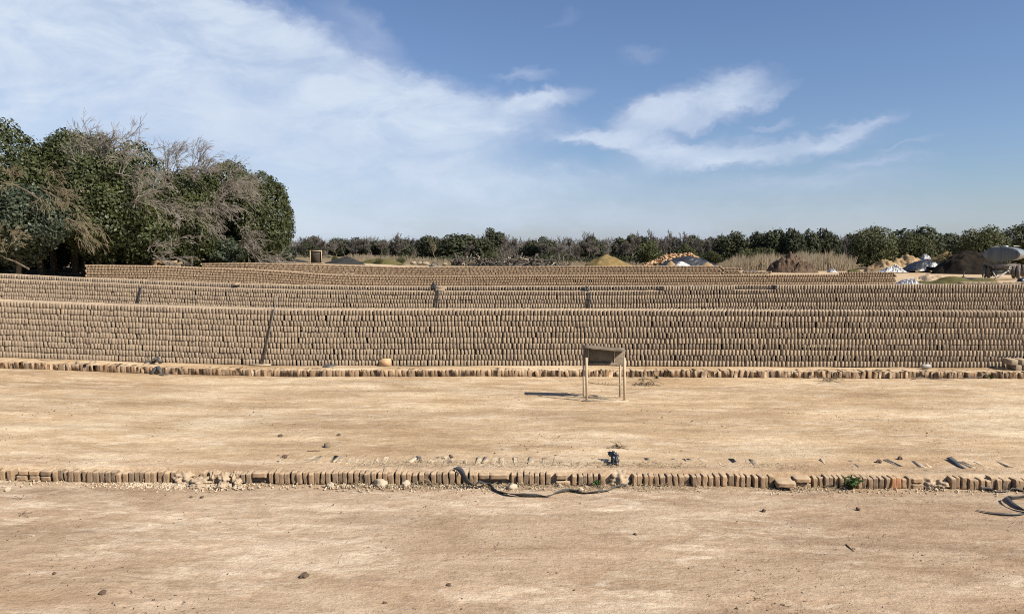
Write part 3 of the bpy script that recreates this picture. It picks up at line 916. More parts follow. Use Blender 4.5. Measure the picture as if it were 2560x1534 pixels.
# a second row of brick ends barely showing above the dust behind the near kerb
stub = []
px = 700
while px < 2600:
    if R.random() < 0.5:
        x = at_depth(px, 1150, K1 + 0.40).x
        stub.append((x, K1 + 0.47 + R.gauss(0, 0.01), H(x, K1 + 0.45) - 0.054 + R.uniform(-0.008, 0.007), R.gauss(0, 0.14), R.gauss(0, 0.09), R.gauss(0, 0.04), R.uniform(0.8, 1.2), 1.0, R.uniform(0.5, 1)))
    px += R.uniform(14, 22)
V, fs, tn = stamp(CH, stub, 0.003)
tag(mk('buried_bricks', V, fs, M['rubble'], tone=tn * 0.5), 'row of half buried brick ends poking out of the dust behind the near kerb', 'bricks', kind='stuff')

# --- far kerb under the nearest stack
x = -15.0
items = []
while x < 14.0:
    w = R.uniform(0.85, 1.25)
    x += 0.0285 * w
    near = smooth(-1, 3, x)
    items.append((x, K2 + 0.115 + R.gauss(0, 0.006 + 0.008 * near) + 0.02 * mnoise.noise(Vector((x * 1.1, 7, 1))), H(x, K2) - 0.0 + 0.058 + R.gauss(0, 0.004), R.gauss(0, 0.04), R.gauss(0, 0.06 + 0.05 * near), R.gauss(0, 0.02), w * 1.12, R.uniform(1.03, 1.16), min(1, max(0, R.gauss(0.45, 0.2)))))
    x += 0.0285 * w + R.uniform(0.0, 0.004)
    if R.random() < 0.03 + 0.05 * near: x += R.uniform(0.015, 0.05)
xa, xb = at_depth(690, 930, K2).x, at_depth(1450, 930, K2).x
own = [i for i in items if xa < i[0] < xb]
rest = [i for i in items if not (xa < i[0] < xb)]
V, fs, tn = stamp(CH, rest, 0.003)
tag(mk('kerb_bricks', V, fs, M['kerb'], tone=tn), 'worn edge bricks of the platform kerb outside the stretch between rake and table', 'bricks', kind='stuff')
K2V = []
for k in range(8):
    Vv, fv, tv = stamp(CH, [(0, 0, 0, 0, 0, 0, 1, 1, 0.1 + 0.1 * k)], 0.003)
    K2V.append(mk('kerb_brick', Vv, fv, M['kerb'], tone=tv, link=False))
for it in own:
    v = min(range(8), key=lambda k: abs(0.1 + 0.1 * k - it[8]))
    o = bpy.data.objects.new('kerb_brick', K2V[v].data)
    o.location = it[0:3]; o.rotation_euler = (it[5], it[4], it[3]); o.scale = (it[6], 1, it[7])
    C.objects.link(o)
    tag(o, 'worn edge brick of the platform kerb, between the leaning rake and the moulding table', 'brick', 'platform kerb bricks between rake and table')

# ------------------------------------------------------------------ moulding table
def moulding_table():
    p = G(1508, 998)
    base = Vector((p.x, p.y, H(p.x, p.y)))
    root = empty('moulding_table', base)
    tag(root, 'rough wooden brick moulding table standing alone on the bare middle terrace', 'table')
    w = 0.60; d = 0.27; h = 0.83
    for sx, nm in ((-1, 0), (1, 1)):
        x = sx * (w / 2 - 0.012)
        b = MB(); b.box((x + (0.012 if sx < 0 else 0.02), -d / 2, 0.335 + 0.012), (0.036, 0.03, 0.66), Matrix.Rotation(0.02 * -1, 3, 'Y'))
        b.build('leg', M['wood'], root)
        b = MB(); b.box((x - 0.008, d / 2, 0.335 + 0.012), (0.028, 0.028, 0.66), Matrix.Rotation(-0.01, 3, 'Y'))
        b.build('leg', M['wood'], root)
    b = MB(); b.box((0.02, -d / 2 - 0.005, 0.008), (0.70, 0.06, 0.016)); b.build('foot_board', M['wood'], root)
    b = MB(); b.box((0.0, d / 2, 0.02), (0.60, 0.025, 0.02)); b.build('stretcher', M['wood'], root)
    # table top: a rough muddy board
    bm = bmesh.new(); bmesh.ops.create_cube(bm, size=1.0)
    bmesh.ops.subdivide_edges(bm, edges=list(bm.edges), cuts=7, use_grid_fill=True)
    for v in bm.verts:
        q = Vector((v.co.x * 0.645, v.co.y * 0.25, v.co.z * 0.026))
        q += Vector((mnoise.noise(q * 14), mnoise.noise(q * 14 + Vector((5, 0, 0))), mnoise.noise(q * 14 + Vector((0, 5, 0))))) * 0.009
        q.z += h - 0.02 - 0.025 * (q.x / 0.3)
        q.y += -0.035
        v.co = q
    bm.verts.index_update()
    mk('table_top', [v.co[:] for v in bm.verts], np.array([[v.index for v in f.verts] for f in bm.faces]), M['wood_grey'], root, True)
    bm.free()
    b = MB(); b.box((0.0, 0.045, h - 0.16), (0.625, 0.022, 0.27)); b.build('back_board', M['wood_grey'], root)
    b = MB(); b.box((-0.03, 0.02, h - 0.275), (0.50, 0.05, 0.035)); b.blob((-0.05, 0.01, h - 0.262), (0.2, 0.025, 0.016), 3, 0.6, 6, 2.0)
    b.build('ledge', M['wood_grey'], root)
    for x in (-0.235, 0.17):
        b = MB(); b.box((x, 0.028, h - 0.155), (0.012, 0.012, 0.25)); b.build('batten', M['wood'], root)
    b = MB()
    b.tube([(-0.28, -d / 2 + 0.01, 0.30), (-0.12, -d / 2, 0.272), (0.06, -d / 2, 0.258), (0.27, -d / 2 + 0.01, 0.262)], 0.0075, 6)
    for k in range(5):
        x = -0.08 + k * 0.045
        b.tube([(x, -d / 2 - 0.005, 0.275), (x + R.uniform(-0.04, 0.04), -d / 2 - 0.01, 0.285 + R.uniform(-0.02, 0.02))], 0.004, 5)
    b.build('tie_rope', M['straw'], root)
moulding_table()

# ------------------------------------------------------------------ rake leaning on the nearest stack
def rake():
    b0 = G(655, 913.5)
    base = Vector((b0.x, b0.y, H(b0.x, b0.y)))
    root = empty('rake', base)
    tag(root, 'long-handled wooden rake leaning against the nearest brick stack', 'rake')
    top = at_depth(694, 734, S1Y + 0.05)
    edge = at_depth(686, 772, S1Y - 0.012)
    b = MB(); b.tube([Vector((0.01, 0, 0.03)), edge - base, top - base], [0.017, 0.014, 0.012], 8)
    b.build('handle', M['steel'], root, True)
    b = MB(); b.box((-0.03, 0, 0.014), (0.40, 0.05, 0.028)); b.build('rake_head', M['wood'], root)
rake()

# ------------------------------------------------------------------ straps, wires, scraps
def strap(name, pts, wv, label, cat, th=0.0022, mat='rubber', group=None):
    c = Vector(pts[0])
    # resample smoothly
    P, W = [], []
    n = len(pts)
    for i in range(n - 1):
        p0, p1, p2, p3 = (Vector(pts[max(i - 1, 0)]), Vector(pts[i]), Vector(pts[i + 1]), Vector(pts[min(i + 2, n - 1)]))
        for k in range(6):
            t = k / 6
            P.append(0.5 * ((2 * p1) + (p2 - p0) * t + (2 * p0 - 5 * p1 + 4 * p2 - p3) * t * t + (3 * p1 - p0 - 3 * p2 + p3) * t ** 3))
            W.append(Vector(wv[i]).lerp(Vector(wv[i + 1]), t))
    P.append(Vector(pts[-1])); W.append(Vector(wv[-1]))
    W = [w_ * (1.05 + 0.25 * mnoise.noise(p_ * 9)) for p_, w_ in zip(P, W)]
    b = MB(); b.ribbon(P, W, th)
    o = b.build(name, M[mat], None, True, loc=c)
    return tag(o, label, cat, group)

g = lambda px, py, l=0.006: G(px, py, l)
# the twisted strap over the near kerb
def kp(px, z, y):
    x = kx(px); return Vector((x, K1 + y, H(x, K1) + z))
strap('rubber_strap', [kp(1138, 0.155, 0.10), kp(1152, 0.15, 0.0), kp(1168, 0.075, -0.10), kp(1186, 0.045, -0.13), kp(1200, 0.075, -0.12), kp(1210, 0.07, -0.14), g(1222, 1216, 0.03), g(1240, 1229, 0.012), g(1272, 1238, 0.02), g(1310, 1242, 0.02), g(1340, 1243, 0.018),
                       g(1372, 1241, 0.01), g(1395, 1234, 0.02), g(1425, 1230, 0.022), g(1460, 1233, 0.012), g(1500, 1233, 0.02), g(1522, 1228, 0.015), g(1540, 1221, 0.02), g(1566, 1218, 0.022)],
      [(0.03, 0.0, 0.012), (0.028, -0.015, 0.014), (0.012, -0.02, 0.028), (0.0, -0.03, 0.012), (0.005, -0.034, 0.0), (0.01, -0.03, 0.0), (0.012, -0.02, 0.014), (0.004, -0.016, 0.016), (0.0, -0.03, 0.012), (0, -0.014, 0.022), (0, -0.01, 0.024),
       (0, -0.028, 0.004), (0, -0.014, 0.02), (0, -0.012, 0.022), (0, -0.026, 0.006), (0, -0.012, 0.02), (0, -0.02, 0.006), (0, -0.014, 0.018), (0.004, -0.012, 0.02)],
      'long twisted black rubber strap draped over the near kerb and along its foot', 'strap')
strap('rubber_strap', [g(2452, 1219, 0.02), g(2468, 1224, 0.02), g(2486, 1228, 0.006), g(2515, 1228, 0.006), g(2530, 1222, 0.02), g(2560, 1224, 0.01), g(2600, 1226, 0.01)],
      [(0.0, -0.01, 0.02), (0.01, -0.012, 0.022), (0, -0.03, 0.003), (0, -0.022, 0.004), (0, -0.012, 0.02), (0, -0.03, 0.004), (0, -0.03, 0.004)],
      'upper black rubber strap lying by the kerb foot at the right edge', 'strap')
strap('rubber_strap', [g(2600, 1246, 0.03), g(2560, 1247, 0.03), g(2530, 1252, 0.03), g(2512, 1251, 0.03), g(2524, 1264, 0.03), g(2548, 1275, 0.015), g(2575, 1280, 0.01)],
      [(0, -0.03, 0.02), (0, -0.028, 0.022), (0, -0.02, 0.026), (0.012, -0.02, 0.024), (0.02, -0.008, 0.024), (0.006, -0.025, 0.014), (0, -0.03, 0.004)],
      'curled black rubber strap forming a loop at the right edge', 'strap')
strap('rubber_strap', [g(2442, 1276, 0.006), g(2470, 1281, 0.007), g(2510, 1285, 0.007), g(2545, 1286, 0.006), g(2580, 1280, 0.006)],
      [(0, -0.008, 0.0), (0, -0.02, 0.004), (0, -0.026, 0.004), (0, -0.016, 0.004), (0, -0.02, 0)],
      'flat pointed black rubber strap nearest the camera at the right edge', 'strap')
strap('rubber_strap', [g(2372, 1149, 0.03), g(2386, 1157, 0.015), g(2400, 1166, 0.006), g(2412, 1171, 0.004)],
      [(0.03, 0.0, 0.01), (0.028, 0.0, 0.006), (0.026, 0, 0), (0.02, 0, 0)],
      'short flat grey strap lying on the dust above the right kerb', 'strap')
# straps on the platform, left
def pk(px, py, Y): return at_depth(px, py, Y)
strap('rubber_strap', [g(360, 909, 0.01), g(372, 905, 0.02), g(380, 907, 0.01), g(392, 904, 0.04), pk(386, 898, 13.8), pk(391, 893, 13.85), pk(398, 901, 13.8), g(401, 910, 0.01)],
      [(0, 0.03, 0.02), (0.0, 0.03, 0.02), (0, 0.03, 0.02), (0.03, 0.02, 0), (0.035, 0.01, 0.0), (0.035, 0.0, 0.01), (0.03, 0.01, 0.0), (0.02, 0.02, 0)],
      'crumpled black strap looped up against the nearest stack left of the rake', 'strap')
strap('rubber_strap', [pk(379, 934, 13.48), pk(386, 922, 13.50), pk(393, 915, 13.53), pk(398, 923, 13.48), pk(404, 932, 13.44), g(412, 938, 0.02), g(420, 937, 0.006)],
      [(0.035, 0, 0.006), (0.035, 0, 0.008), (0.03, 0.01, 0.008), (0.035, 0, -0.008), (0.035, 0.0, -0.008), (0.02, 0.03, 0), (0.01, 0.03, 0)],
      'black strap folded like a tent over the platform kerb left of the rake', 'strap')
strap('rubber_strap', [g(762, 909, 0.03), g(785, 909, 0.03), g(810, 912, 0.02), g(826, 915, 0.02), g(808, 917, 0.02), g(830, 917, 0.02), g(851, 911, 0.03)],
      [(0, 0.03, 0.025), (0, 0.03, 0.03), (0, 0.03, 0.02), (0.01, 0.03, 0.01), (0, 0.03, 0.01), (0, 0.03, 0.015), (0, 0.03, 0.01)],
      'flattened black hose-like strap on the platform right of the rake', 'strap')
def hang(px0, py0, px1, py1, Y, label):
    a, b = pk(px0, py0, Y - 0.02), pk(px1, py1, Y - 0.03)
    m1, m2 = a.lerp(b, 0.35) + Vector((0.01, -0.01, 0)), a.lerp(b, 0.7) + Vector((-0.008, -0.012, 0))
    strap('plastic_strip', [a, m1, m2, b], [(0.024, 0, 0)] * 4, label, 'plastic strip', 0.003, 'black_plastic')
hang(1095, 724, 1091, 772, Y2, 'black plastic strip hanging down the second stack beside the flat pale bricks')
hang(351, 718, 345, 758, Y2, 'black plastic strip hanging down the second stack left of the leaning rake')
hang(1474, 730, 1471, 772, Y2, 'black plastic strip hanging down the second stack above the moulding table')

def crumple(name, c, s, mat, label, cat, seed, amp=0.9, freq=2.2, group=None):
    b = MB(); b.blob(c, s, 4, amp, freq, seed)
    o = b.build(name, M[mat], None, False, loc=c)
    return tag(o, label, cat, group)
c = pk(1465, 722, Y2 + 0.1); crumple('plastic_scrap', c, (0.07, 0.05, 0.06), 'black_plastic', 'crumpled black plastic scrap on the second stack above the moulding table', 'plastic scrap', 3.3)
c = pk(1084, 716, Y2 + 0.12); crumple('plastic_scrap', c, (0.06, 0.05, 0.075), 'black_plastic', 'dark plastic scrap tucked among second stack bricks left of the flat pale bricks', 'plastic scrap', 5.3)
c = g(1536, 1160, 0.055); 
root = empty('plastic_bag', c)
tag(root, 'crumpled black plastic bag on the dust just behind the near kerb', 'plastic bag')
b = MB(); b.blob((0.005, 0, -0.01), (0.042, 0.048, 0.05), 4, 0.7, 2.0, 1.2); b.build('bag_body', M['black_plastic'], root)
b = MB(); b.blob((-0.005, 0.10, 0.03), (0.045, 0.04, 0.028), 3, 0.9, 2.4, 4.2); b.build('bag_mouth', M['black_plastic'], root)
b = MB(); b.ribbon([(-0.02, -0.03, -0.03), (-0.07, -0.05, -0.045), (-0.12, -0.06, -0.05)], [(0, 0.02, 0), (0, 0.014, 0), (0, 0.004, 0)], 0.003); b.build('bag_tail', M['black_plastic'], root)

def wire(name, pts, r, label, cat, mat='steel'):
    c = Vector(pts[0])
    b = MB(); b.tube(pts, r, 5)
    return tag(b.build(name, M[mat], None, True, loc=c), label, cat)
wire('wire', [g(87, 893, .01), g(96, 897, .05), g(105, 901, .01), g(120, 902, .01), g(145, 901, .01), g(160, 898, .03), g(172, 898, .01)], 0.006, 'thin bent wire on the platform at the far left below the stack', 'wire')
wire('wire', [g(191, 909, .02), g(194, 903, .05), g(192, 911, .01), g(205, 912, .01), g(222, 909, .01), g(232, 902, .04), g(241, 906, .01)], 0.006, 'looped wire on the platform between far left wire and folded strap', 'wire')
wire('wire', [g(983, 906, .05), g(992, 899, .09), g(1001, 903, .06), g(999, 914, .01), g(1010, 915, .01), g(1045, 914, .01)], 0.006, 'wire sprung up from the platform right of the tan slab', 'wire')
wire('wire', [g(1150, 915, .01), g(1165, 912, .03), g(1180, 914, .01)], 0.006, 'short wire arc on the platform left of the moulding table', 'wire')
wire('wire', [g(2278, 949, .01), g(2300, 946, .03), g(2330, 948, .01), g(2365, 950, .01), g(2385, 949, .01)], 0.007, 'left of two wires lying at the platform kerb foot near the weed tuft', 'wire')
wire('wire', [g(2398, 947, .01), g(2430, 946, .02), g(2452, 944, .03), g(2475, 932, .05)], 0.007, 'wire rising toward the small weed tuft at the platform kerb', 'wire')

# tan slab propped on the platform
root = empty('tan_slab', G(961, 915))
tag(root, 'broken tan clay slab propped up against the nearest stack', 'slab', kind='thing')
b = MB()
th = 0.05
pr = [(-0.11, 0.0), (0.13, 0.0), (0.125, 0.14), (-0.03, 0.145), (-0.09, 0.09)]
Vp = [(x, -0.03 + 0.10 * z, z + 0.005) for x, z in pr] + [(x, -0.03 + th + 0.10 * z, z + 0.005) for x, z in pr]
b.add(Vp, [(0, 1, 2, 3, 4), (9, 8, 7, 6, 5)] + [(i, i + 5, (i + 1) % 5 + 5, (i + 1) % 5) for i in range(5)])
b.build('slab_body', M['slab'], root)

# clear plastic bottle scrap and brick pile at the right
p = G(2315, 922)
b = MB(); b.tube([p + Vector((-0.09, 0, 0.05)), p + Vector((-0.06, 0, 0.052)), p + Vector((0.06, 0.0, 0.052)), p + Vector((0.085, 0, 0.05)), p + Vector((0.10, 0, 0.05))], [0.03, 0.042, 0.045, 0.03, 0.014], 12)
tag(b.build('plastic_bottle', M['clear_plastic'], None, True, loc=p), 'cloudy clear plastic bottle lying at the foot of the nearest stack', 'bottle')
pile = [(2541, 0.053, 0, 0), (2560, 0.053, 0, 0), (2579, 0.053, 0, 0), (2530, 0.158, 0, 1), (2556, 0.158, 0, 1), (2584, 0.158, 0, 1)]
lbls = ['bottom left brick of the small pile by the right edge', 'bottom middle brick of the small pile by the right edge', 'bottom right brick of the small pile by the right edge',
        'top left brick of the small pile, casting shade on the stack', 'top middle brick of the small pile by the right edge', 'top right brick of the small pile by the right edge']
for (px, z, rz, up), l in zip(pile, lbls):
    x = at_depth(px, 910, 13.78).x
    o = bpy.data.objects.new('loose_brick', variants[6 if up else 2].data)
    o.location = (x, 13.83, H(x, 13.8) + z); o.rotation_euler = (0, 0, math.radians(4)); o.scale = ((2.6 if up else 2.2), 1, 1)
    C.objects.link(o); tag(o, l, 'brick', 'small brick pile at the right edge')
# bricks lying flat on stacks
def lying(px, py, Y, label, rz=0.0, v=7, sc=1.0, tilt=0):
    p = pk(px, py, Y)
    o = bpy.data.objects.new('loose_brick', variants[v].data)
    o.location = p; o.rotation_euler = (0, math.pi / 2, rz + math.pi / 2); o.scale = (sc, sc, sc)
    C.objects.link(o); tag(o, label, 'brick', 'loose bricks lying flat on the stacks')
lying(1100, 724.5, Y2 + 0.05, 'pale brick lying flat on the second stack beside the hanging strip', 0.2, 9)
lying(1104, 719.5, Y2 + 0.10, 'brick lying flat on another atop the second stack', -0.1, 9)
lying(590, 709.5, Y2 + 0.15, 'pale brick standing out on the second stack ledge left of the rake top', 1.4, 9)
lying(878, 684, Y3 + 0.05, 'loose brick on the third stack below the charcoal heap', 0.1, 9)
lying(866, 684.5, Y3 + 0.05, 'neighbour of the loose brick on the third stack', 0.1, 7)
lying(805, 658.5, Y5 - 0.1, 'pale brick at the foot of the far moulding table', 0.3, 9, 1.3)
k = 0
for px in range(2406, 2560, 15):
    lying(px, 706.5, Y2 + 0.27, 'brick laid lengthwise along the top of the second stack before the tank trailer', R.gauss(0, 0.05), (k * 3) % 10, 0.78); k += 1
# dark bucket between bricks of the second stack
p = pk(1937, 725, Y2 + 0.12)
b = MB(); b.tube([p, p + Vector((0, 0, 0.012)), p + Vector((0, 0, 0.105))], [0.048, 0.05, 0.06], 14)
tag(b.build('bucket', M['dark_hole'], None, True, loc=p), 'small black bucket set on the second stack among its bricks', 'bucket')
p = pk(2556, 705, Y2 + 0.55)
b = MB(); b.blob(p + Vector((0, 0, 0.03)), (0.12, 0.1, 0.09), 3, 0.4, 1.8, 2.2)
tag(b.build('plastic_scrap', M['black_plastic'], None, True, loc=p), 'round black plastic lump behind the second stack at the right edge', 'plastic scrap')
# second moulding table, far off on the hindmost stack
def far_table():
    p = pk(790, 658, Y5 + 0.12)
    root = empty('far_moulding_table', (p.x, p.y, p.z))
    tag(root, 'second, dark panelled moulding table standing on the hindmost brick stack', 'screen')
    w, h = 0.67, 0.78
    for s in (-1, 1):
        b = MB(); b.box((s * w / 2, 0, h / 2), (0.045, 0.05, h)); b.build('post', M['wood'], root)
    b = MB(); b.box((0, 0.0, h - 0.045), (w - 0.05, 0.052, 0.05)); b.build('crossbar', M['wood'], root)
    b = MB(); b.box((0, 0.03, 0.36), (w - 0.06, 0.02, 0.66)); b.build('panel', M['wood_dark'], root)
far_table()

# ------------------------------------------------------------------ weeds and dead plants
def leaf_strips(b_pts, mat, name, parent=None):
    pass
def blades(items, name, mat, parent=None, tone=None, loc=None):
    """items: (p0, p1, half width vector) -> three-vertex spears with a bend"""
    A = np.array([[*a, *b, *w] for a, b, w in items])
    p0, p1, w = A[:, 0:3], A[:, 3:6], A[:, 6:9]
    mid = (p0 + p1) / 2 + np.stack([np.zeros(len(A)), np.zeros(len(A)), np.linalg.norm(p1 - p0, axis=1) * 0.10], 1)
    V = np.stack([p0 - w * 0.5, p0 + w * 0.5, mid + w, mid - w, p1], 1)
    if loc is not None: V = V - np.array(loc)
    off = (np.arange(len(A)) * 5)[:, None, None]
    q = (np.array([[0, 1, 2, 3]])[None] + off).reshape(-1, 4)
    t = (np.array([[3, 2, 4]])[None] + off).reshape(-1, 3)
    tn = np.repeat(rng.uniform(0.2, 0.9, len(A)), 5) if tone is None else tone
    o = mk(name, V.reshape(-1, 3), [q, t], mat, parent, tone=tn)
    if loc is not None: o.location = loc
    return o
def weed(px, py, w, h, n, label, seed, flat_=0.4, name='weed', mat='weed'):
    rr = random.Random(seed)
    p = G(px, py)
    root = empty(name, p)
    tag(root, label, 'plant')
    st, lf = MB(), []
    for s in range(max(4, n // 14)):
        a = rr.uniform(0, 6.28)
        tip = Vector((math.cos(a) * w * rr.uniform(0.4, 1), math.sin(a) * w * 0.6 * rr.uniform(0.3, 1), h * rr.uniform(0.25, 1)))
        st.tube([(0, 0, 0), tip * 0.5 + Vector((0, 0, h * 0.15)), tip], [0.004, 0.003, 0.0015], 5)
        for k in range(14):
            t = rr.uniform(0.25, 1)
            q = tip * t + Vector((0, 0, h * 0.3 * t * (1 - t)))
            d = Vector((rr.gauss(0, 1), rr.gauss(0, 1), rr.uniform(-0.2, 0.9))).normalized() * rr.uniform(0.02, 0.045)
            wv = d.cross(Vector((rr.gauss(0, 1), rr.gauss(0, 1), rr.gauss(0, 1)))).normalized() * 0.007
            lf.append((q, q + d, wv))
    st.build('stem', M[mat], root)
    blades(lf, 'leaves', M[mat], root)
weed(2130, 1222, 0.15, 0.15, 260, 'bushy green weed growing at the foot of the near kerb', 4)
weed(1494, 1206, 0.04, 0.07, 42, 'tiny green seedling in the near kerb above the rubber strap', 5)
weed(2478, 945, 0.09, 0.09, 70, 'small green weed tuft at the foot of the platform kerb', 6)
weed(1640, 946, 0.05, 0.05, 40, 'thin green sprig at the platform kerb right of the uprooted plant', 8)
def dead_plant(px, py, w, h, n, label, seed, tr=0.004):
    rr = random.Random(seed)
    p = G(px, py)
    b = MB()
    for k in range(n):
        a = rr.uniform(0, 6.28)
        q0 = Vector((rr.gauss(0, w * 0.3), rr.gauss(0, w * 0.2), 0.01))
        pts = [q0]
        d = Vector((math.cos(a), 0.5 * math.sin(a), rr.uniform(0.0, 0.8)))
        for s in range(5):
            pts.append(pts[-1] + d * w * 0.24)
            d = (d + Vector((rr.gauss(0, 0.4), rr.gauss(0, 0.3), rr.gauss(-0.25, 0.3))))
            if pts[-1].z < 0.008: pts[-1].z = 0.008
        b.tube([p + x for x in pts], tr, 4)
    return b, p
b, p = dead_plant(1612, 962, 0.16, 0.1, 34, '', 3)
for (a, c_) in (((-0.02, 0.02, 0.05), (0.02, 0.1, 0.22)), ((0.02, 0.1, 0.22), (0.05, 0.2, 0.3)), ((-0.02, 0.02, 0.05), (-0.06, 0.1, 0.2))):
    b.tube([p + Vector(a), p + Vector(c_)], 0.005, 5)
an = [(0.16 * math.cos(t), 0.02, 0.105 * math.sin(t) + 0.01) for t in np.linspace(0.1, 2.3, 9)]
b.tube([p + Vector(q) for q in an], 0.011, 6)
tag(b.build('uprooted_plant', M['straw'], None, True, loc=p), 'dry tangled uprooted plant lying on the terrace right of the moulding table', 'dead plant')
b, p = dead_plant(2070, 953, 0.22, 0.04, 12, '', 9)
tag(b.build('twig_bundle', M['bark'], None, True, loc=p), 'bundle of dark twigs at the platform kerb foot right of the uprooted plant', 'twigs')
b, p = dead_plant(1545, 1119, 0.10, 0.03, 14, '', 12)
tag(b.build('leaf_litter', M['straw'], None, True, loc=p), 'small clump of pale dry leaves on the terrace behind the black plastic bag', 'dry leaves')
for (px, py, l, w_, s) in ((55, 1248, 'dry twig sprawled on the foreground dirt below the two-high kerb patch', 0.07, 14), (50, 1285, 'faint dry root strands in the foreground dirt near the left edge', 0.09, 15), (900, 1232, 'small dry weed below the near kerb left of the rubber strap', 0.04, 16), (2130, 1375, 'thin dark stick lying on the right foreground dirt', 0.05, 17), (1690, 950, 'wisp of dead stems on the terrace beside the platform kerb', 0.06, 18)):
    b, p = dead_plant(px, py, w_ * 0.7, 0.02, 4, '', s, 0.002)
    tag(b.build('dry_twig', M['clod'], None, True, loc=p), l, 'twig')
wire('dry_stick', [g(768, 1129, .006), g(786, 1128, .012), g(801, 1128, .006)], 0.006, 'thin straight stick on the terrace beside the cube-like brick piece', 'stick', 'clod')
wire('dry_stick', [g(2115, 1362, .006), g(2122, 1370, .012), g(2135, 1382, .006)], 0.007, 'slanting dark stick on the right foreground dirt', 'stick', 'clod')
wire('straw_hoop', [g(1048, 1212, .01), g(1052, 1204, .05), g(1062, 1201, .07), g(1074, 1205, .05), g(1078, 1213, .01)], 0.006, 'thin straw hoop standing at the foot of the near kerb left of the strap', 'straw hoop', 'straw')
p = G(818, 1118)
b = MB(); b.box(p + Vector((0, 0, 0.024)), (0.06, 0.05, 0.05), Matrix.Rotation(0.5, 3, 'Z'))
tag(b.build('brick_piece', M['wood_grey'], None, False, loc=p), 'small cube-like brick piece alone on the middle terrace', 'brick piece')

# ------------------------------------------------------------------ loose stones: each its own object
ST = []
for k in range(6):
    b = MB(); b.blob((0, 0, 0), (1, 0.8, 0.6), 3, 0.5, 1.5, 10 + k * 2.7)
    o = b.build('clod', M['clod'], None, True); C.objects.unlink(o); ST.append(o)
ST2 = []
for k in range(4):
    b = MB(); b.blob((0, 0, 0), (1, 0.8, 0.65), 3, 0.5, 1.5, 30 + k * 2.7)
    o = b.build('stone', M['pale_stone'], None, True); C.objects.unlink(o); ST2.append(o)
def stone(px, py, s, label, pale=False, group=None, big=False):
    p = G(px, py)
    src = R.choice(ST2 if pale else ST)
    o = bpy.data.objects.new('stone' if pale else 'clod', src.data)
    o.location = p + Vector((0, 0, s * 0.35)); o.scale = (s, s, s); o.rotation_euler = (0, 0, R.uniform(0, 6.28))
    C.objects.link(o); tag(o, label, 'stone' if pale else 'clod', group)
stone(257, 1483, 0.026, 'dark round clod lowest in the left foreground')
stone(761, 1442, 0.032, 'dark oval clod with pale flecks in the foreground, biggest on the bare dirt')
stone(1122, 1464, 0.020, 'blackish clod in the foreground below the near kerb arch')
stone(962, 1508, 0.016, 'small black pebble at the bottom of the picture')
stone(373, 1315, 0.020, 'pale stone lying alone in the left foreground', True)
stone(83, 1340, 0.012, 'tiny pale pebble in the far left foreground', True)
stone(1127, 1143, 0.03, 'brown clod on the terrace just behind the near kerb strap')
stone(712, 1144, 0.034, 'flattish mud clod behind the kerb left of the upright bricks')
stone(702, 1091, 0.03, 'dark clod on the middle terrace above the brick piece')
stone(847, 1089, 0.03, 'brown clod on the middle terrace right of the brick piece')
stone(827, 1216, 0.045, 'white angular stone at the near kerb foot', True)
stone(1281, 1222, 0.055, 'smooth pinkish stone under the flat brick by the strap', True)
stone(2340, 1221, 0.024, 'white chip on the dirt under the right kerb mud lumps', True)
stone(20, 1225, 0.03, 'cream stone at the left below the two-high kerb patch', True)
stone(952, 1213, 0.07, 'large mud clod fallen at the kerb foot left of the straw hoop', True)
stone(1015, 1212, 0.05, 'second mud clod at the kerb foot beside the straw hoop', True)
stone(1453, 1225, 0.03, 'white stone in the straw below the kerb seedling', True)
stone(1400, 1213, 0.03, 'pale stone in the straw under the chipped lower brick', True)
stone(2197, 1156, 0.034, 'brick shard sticking up behind the near kerb right of the weed')
stone(2250, 1147, 0.03, 'dark shard at the back of the kerb left of the grey strap')
stone(1910, 1277, 0.022, 'dark clod on the right foreground below the jutting brick')
stone(2145, 1273, 0.022, 'black clod under the green weed on the foreground dirt')
stone(1588, 1336, 0.016, 'dark pebble in the foreground right of the strap end')
stone(505, 1244, 0.02, 'dark clod in front of the kerb rubble, nearest of three')
stone(478, 1243, 0.016, 'second dark clod in front of the kerb rubble')
stone(136, 1434, 0.015, 'low dark clod pair mate in the left foreground')
for k in range(34):
    px_, py_ = R.uniform(0, 2560), R.uniform(1235, 1530)
    stone(px_, py_, R.uniform(0.004, 0.009), 'tiny dark crumb scattered on the foreground dirt', False, 'crumbs on the foreground dirt')
for k in range(26):
    stone(R.uniform(0, 2560), R.uniform(965, 1135), R.uniform(0.005, 0.011), 'tiny dark crumb scattered on the middle terrace', False, 'crumbs on the middle terrace')
for k in range(26):
    px_ = R.choice([R.uniform(300, 640), R.uniform(380, 600)])
    stone(px_, R.uniform(1208, 1226) if px_ < 1000 else R.uniform(1220, 1240), R.uniform(0.009, 0.020), 'pale mortar bit among the rubble at the broken kerb', True, 'mortar bits at the broken kerb')

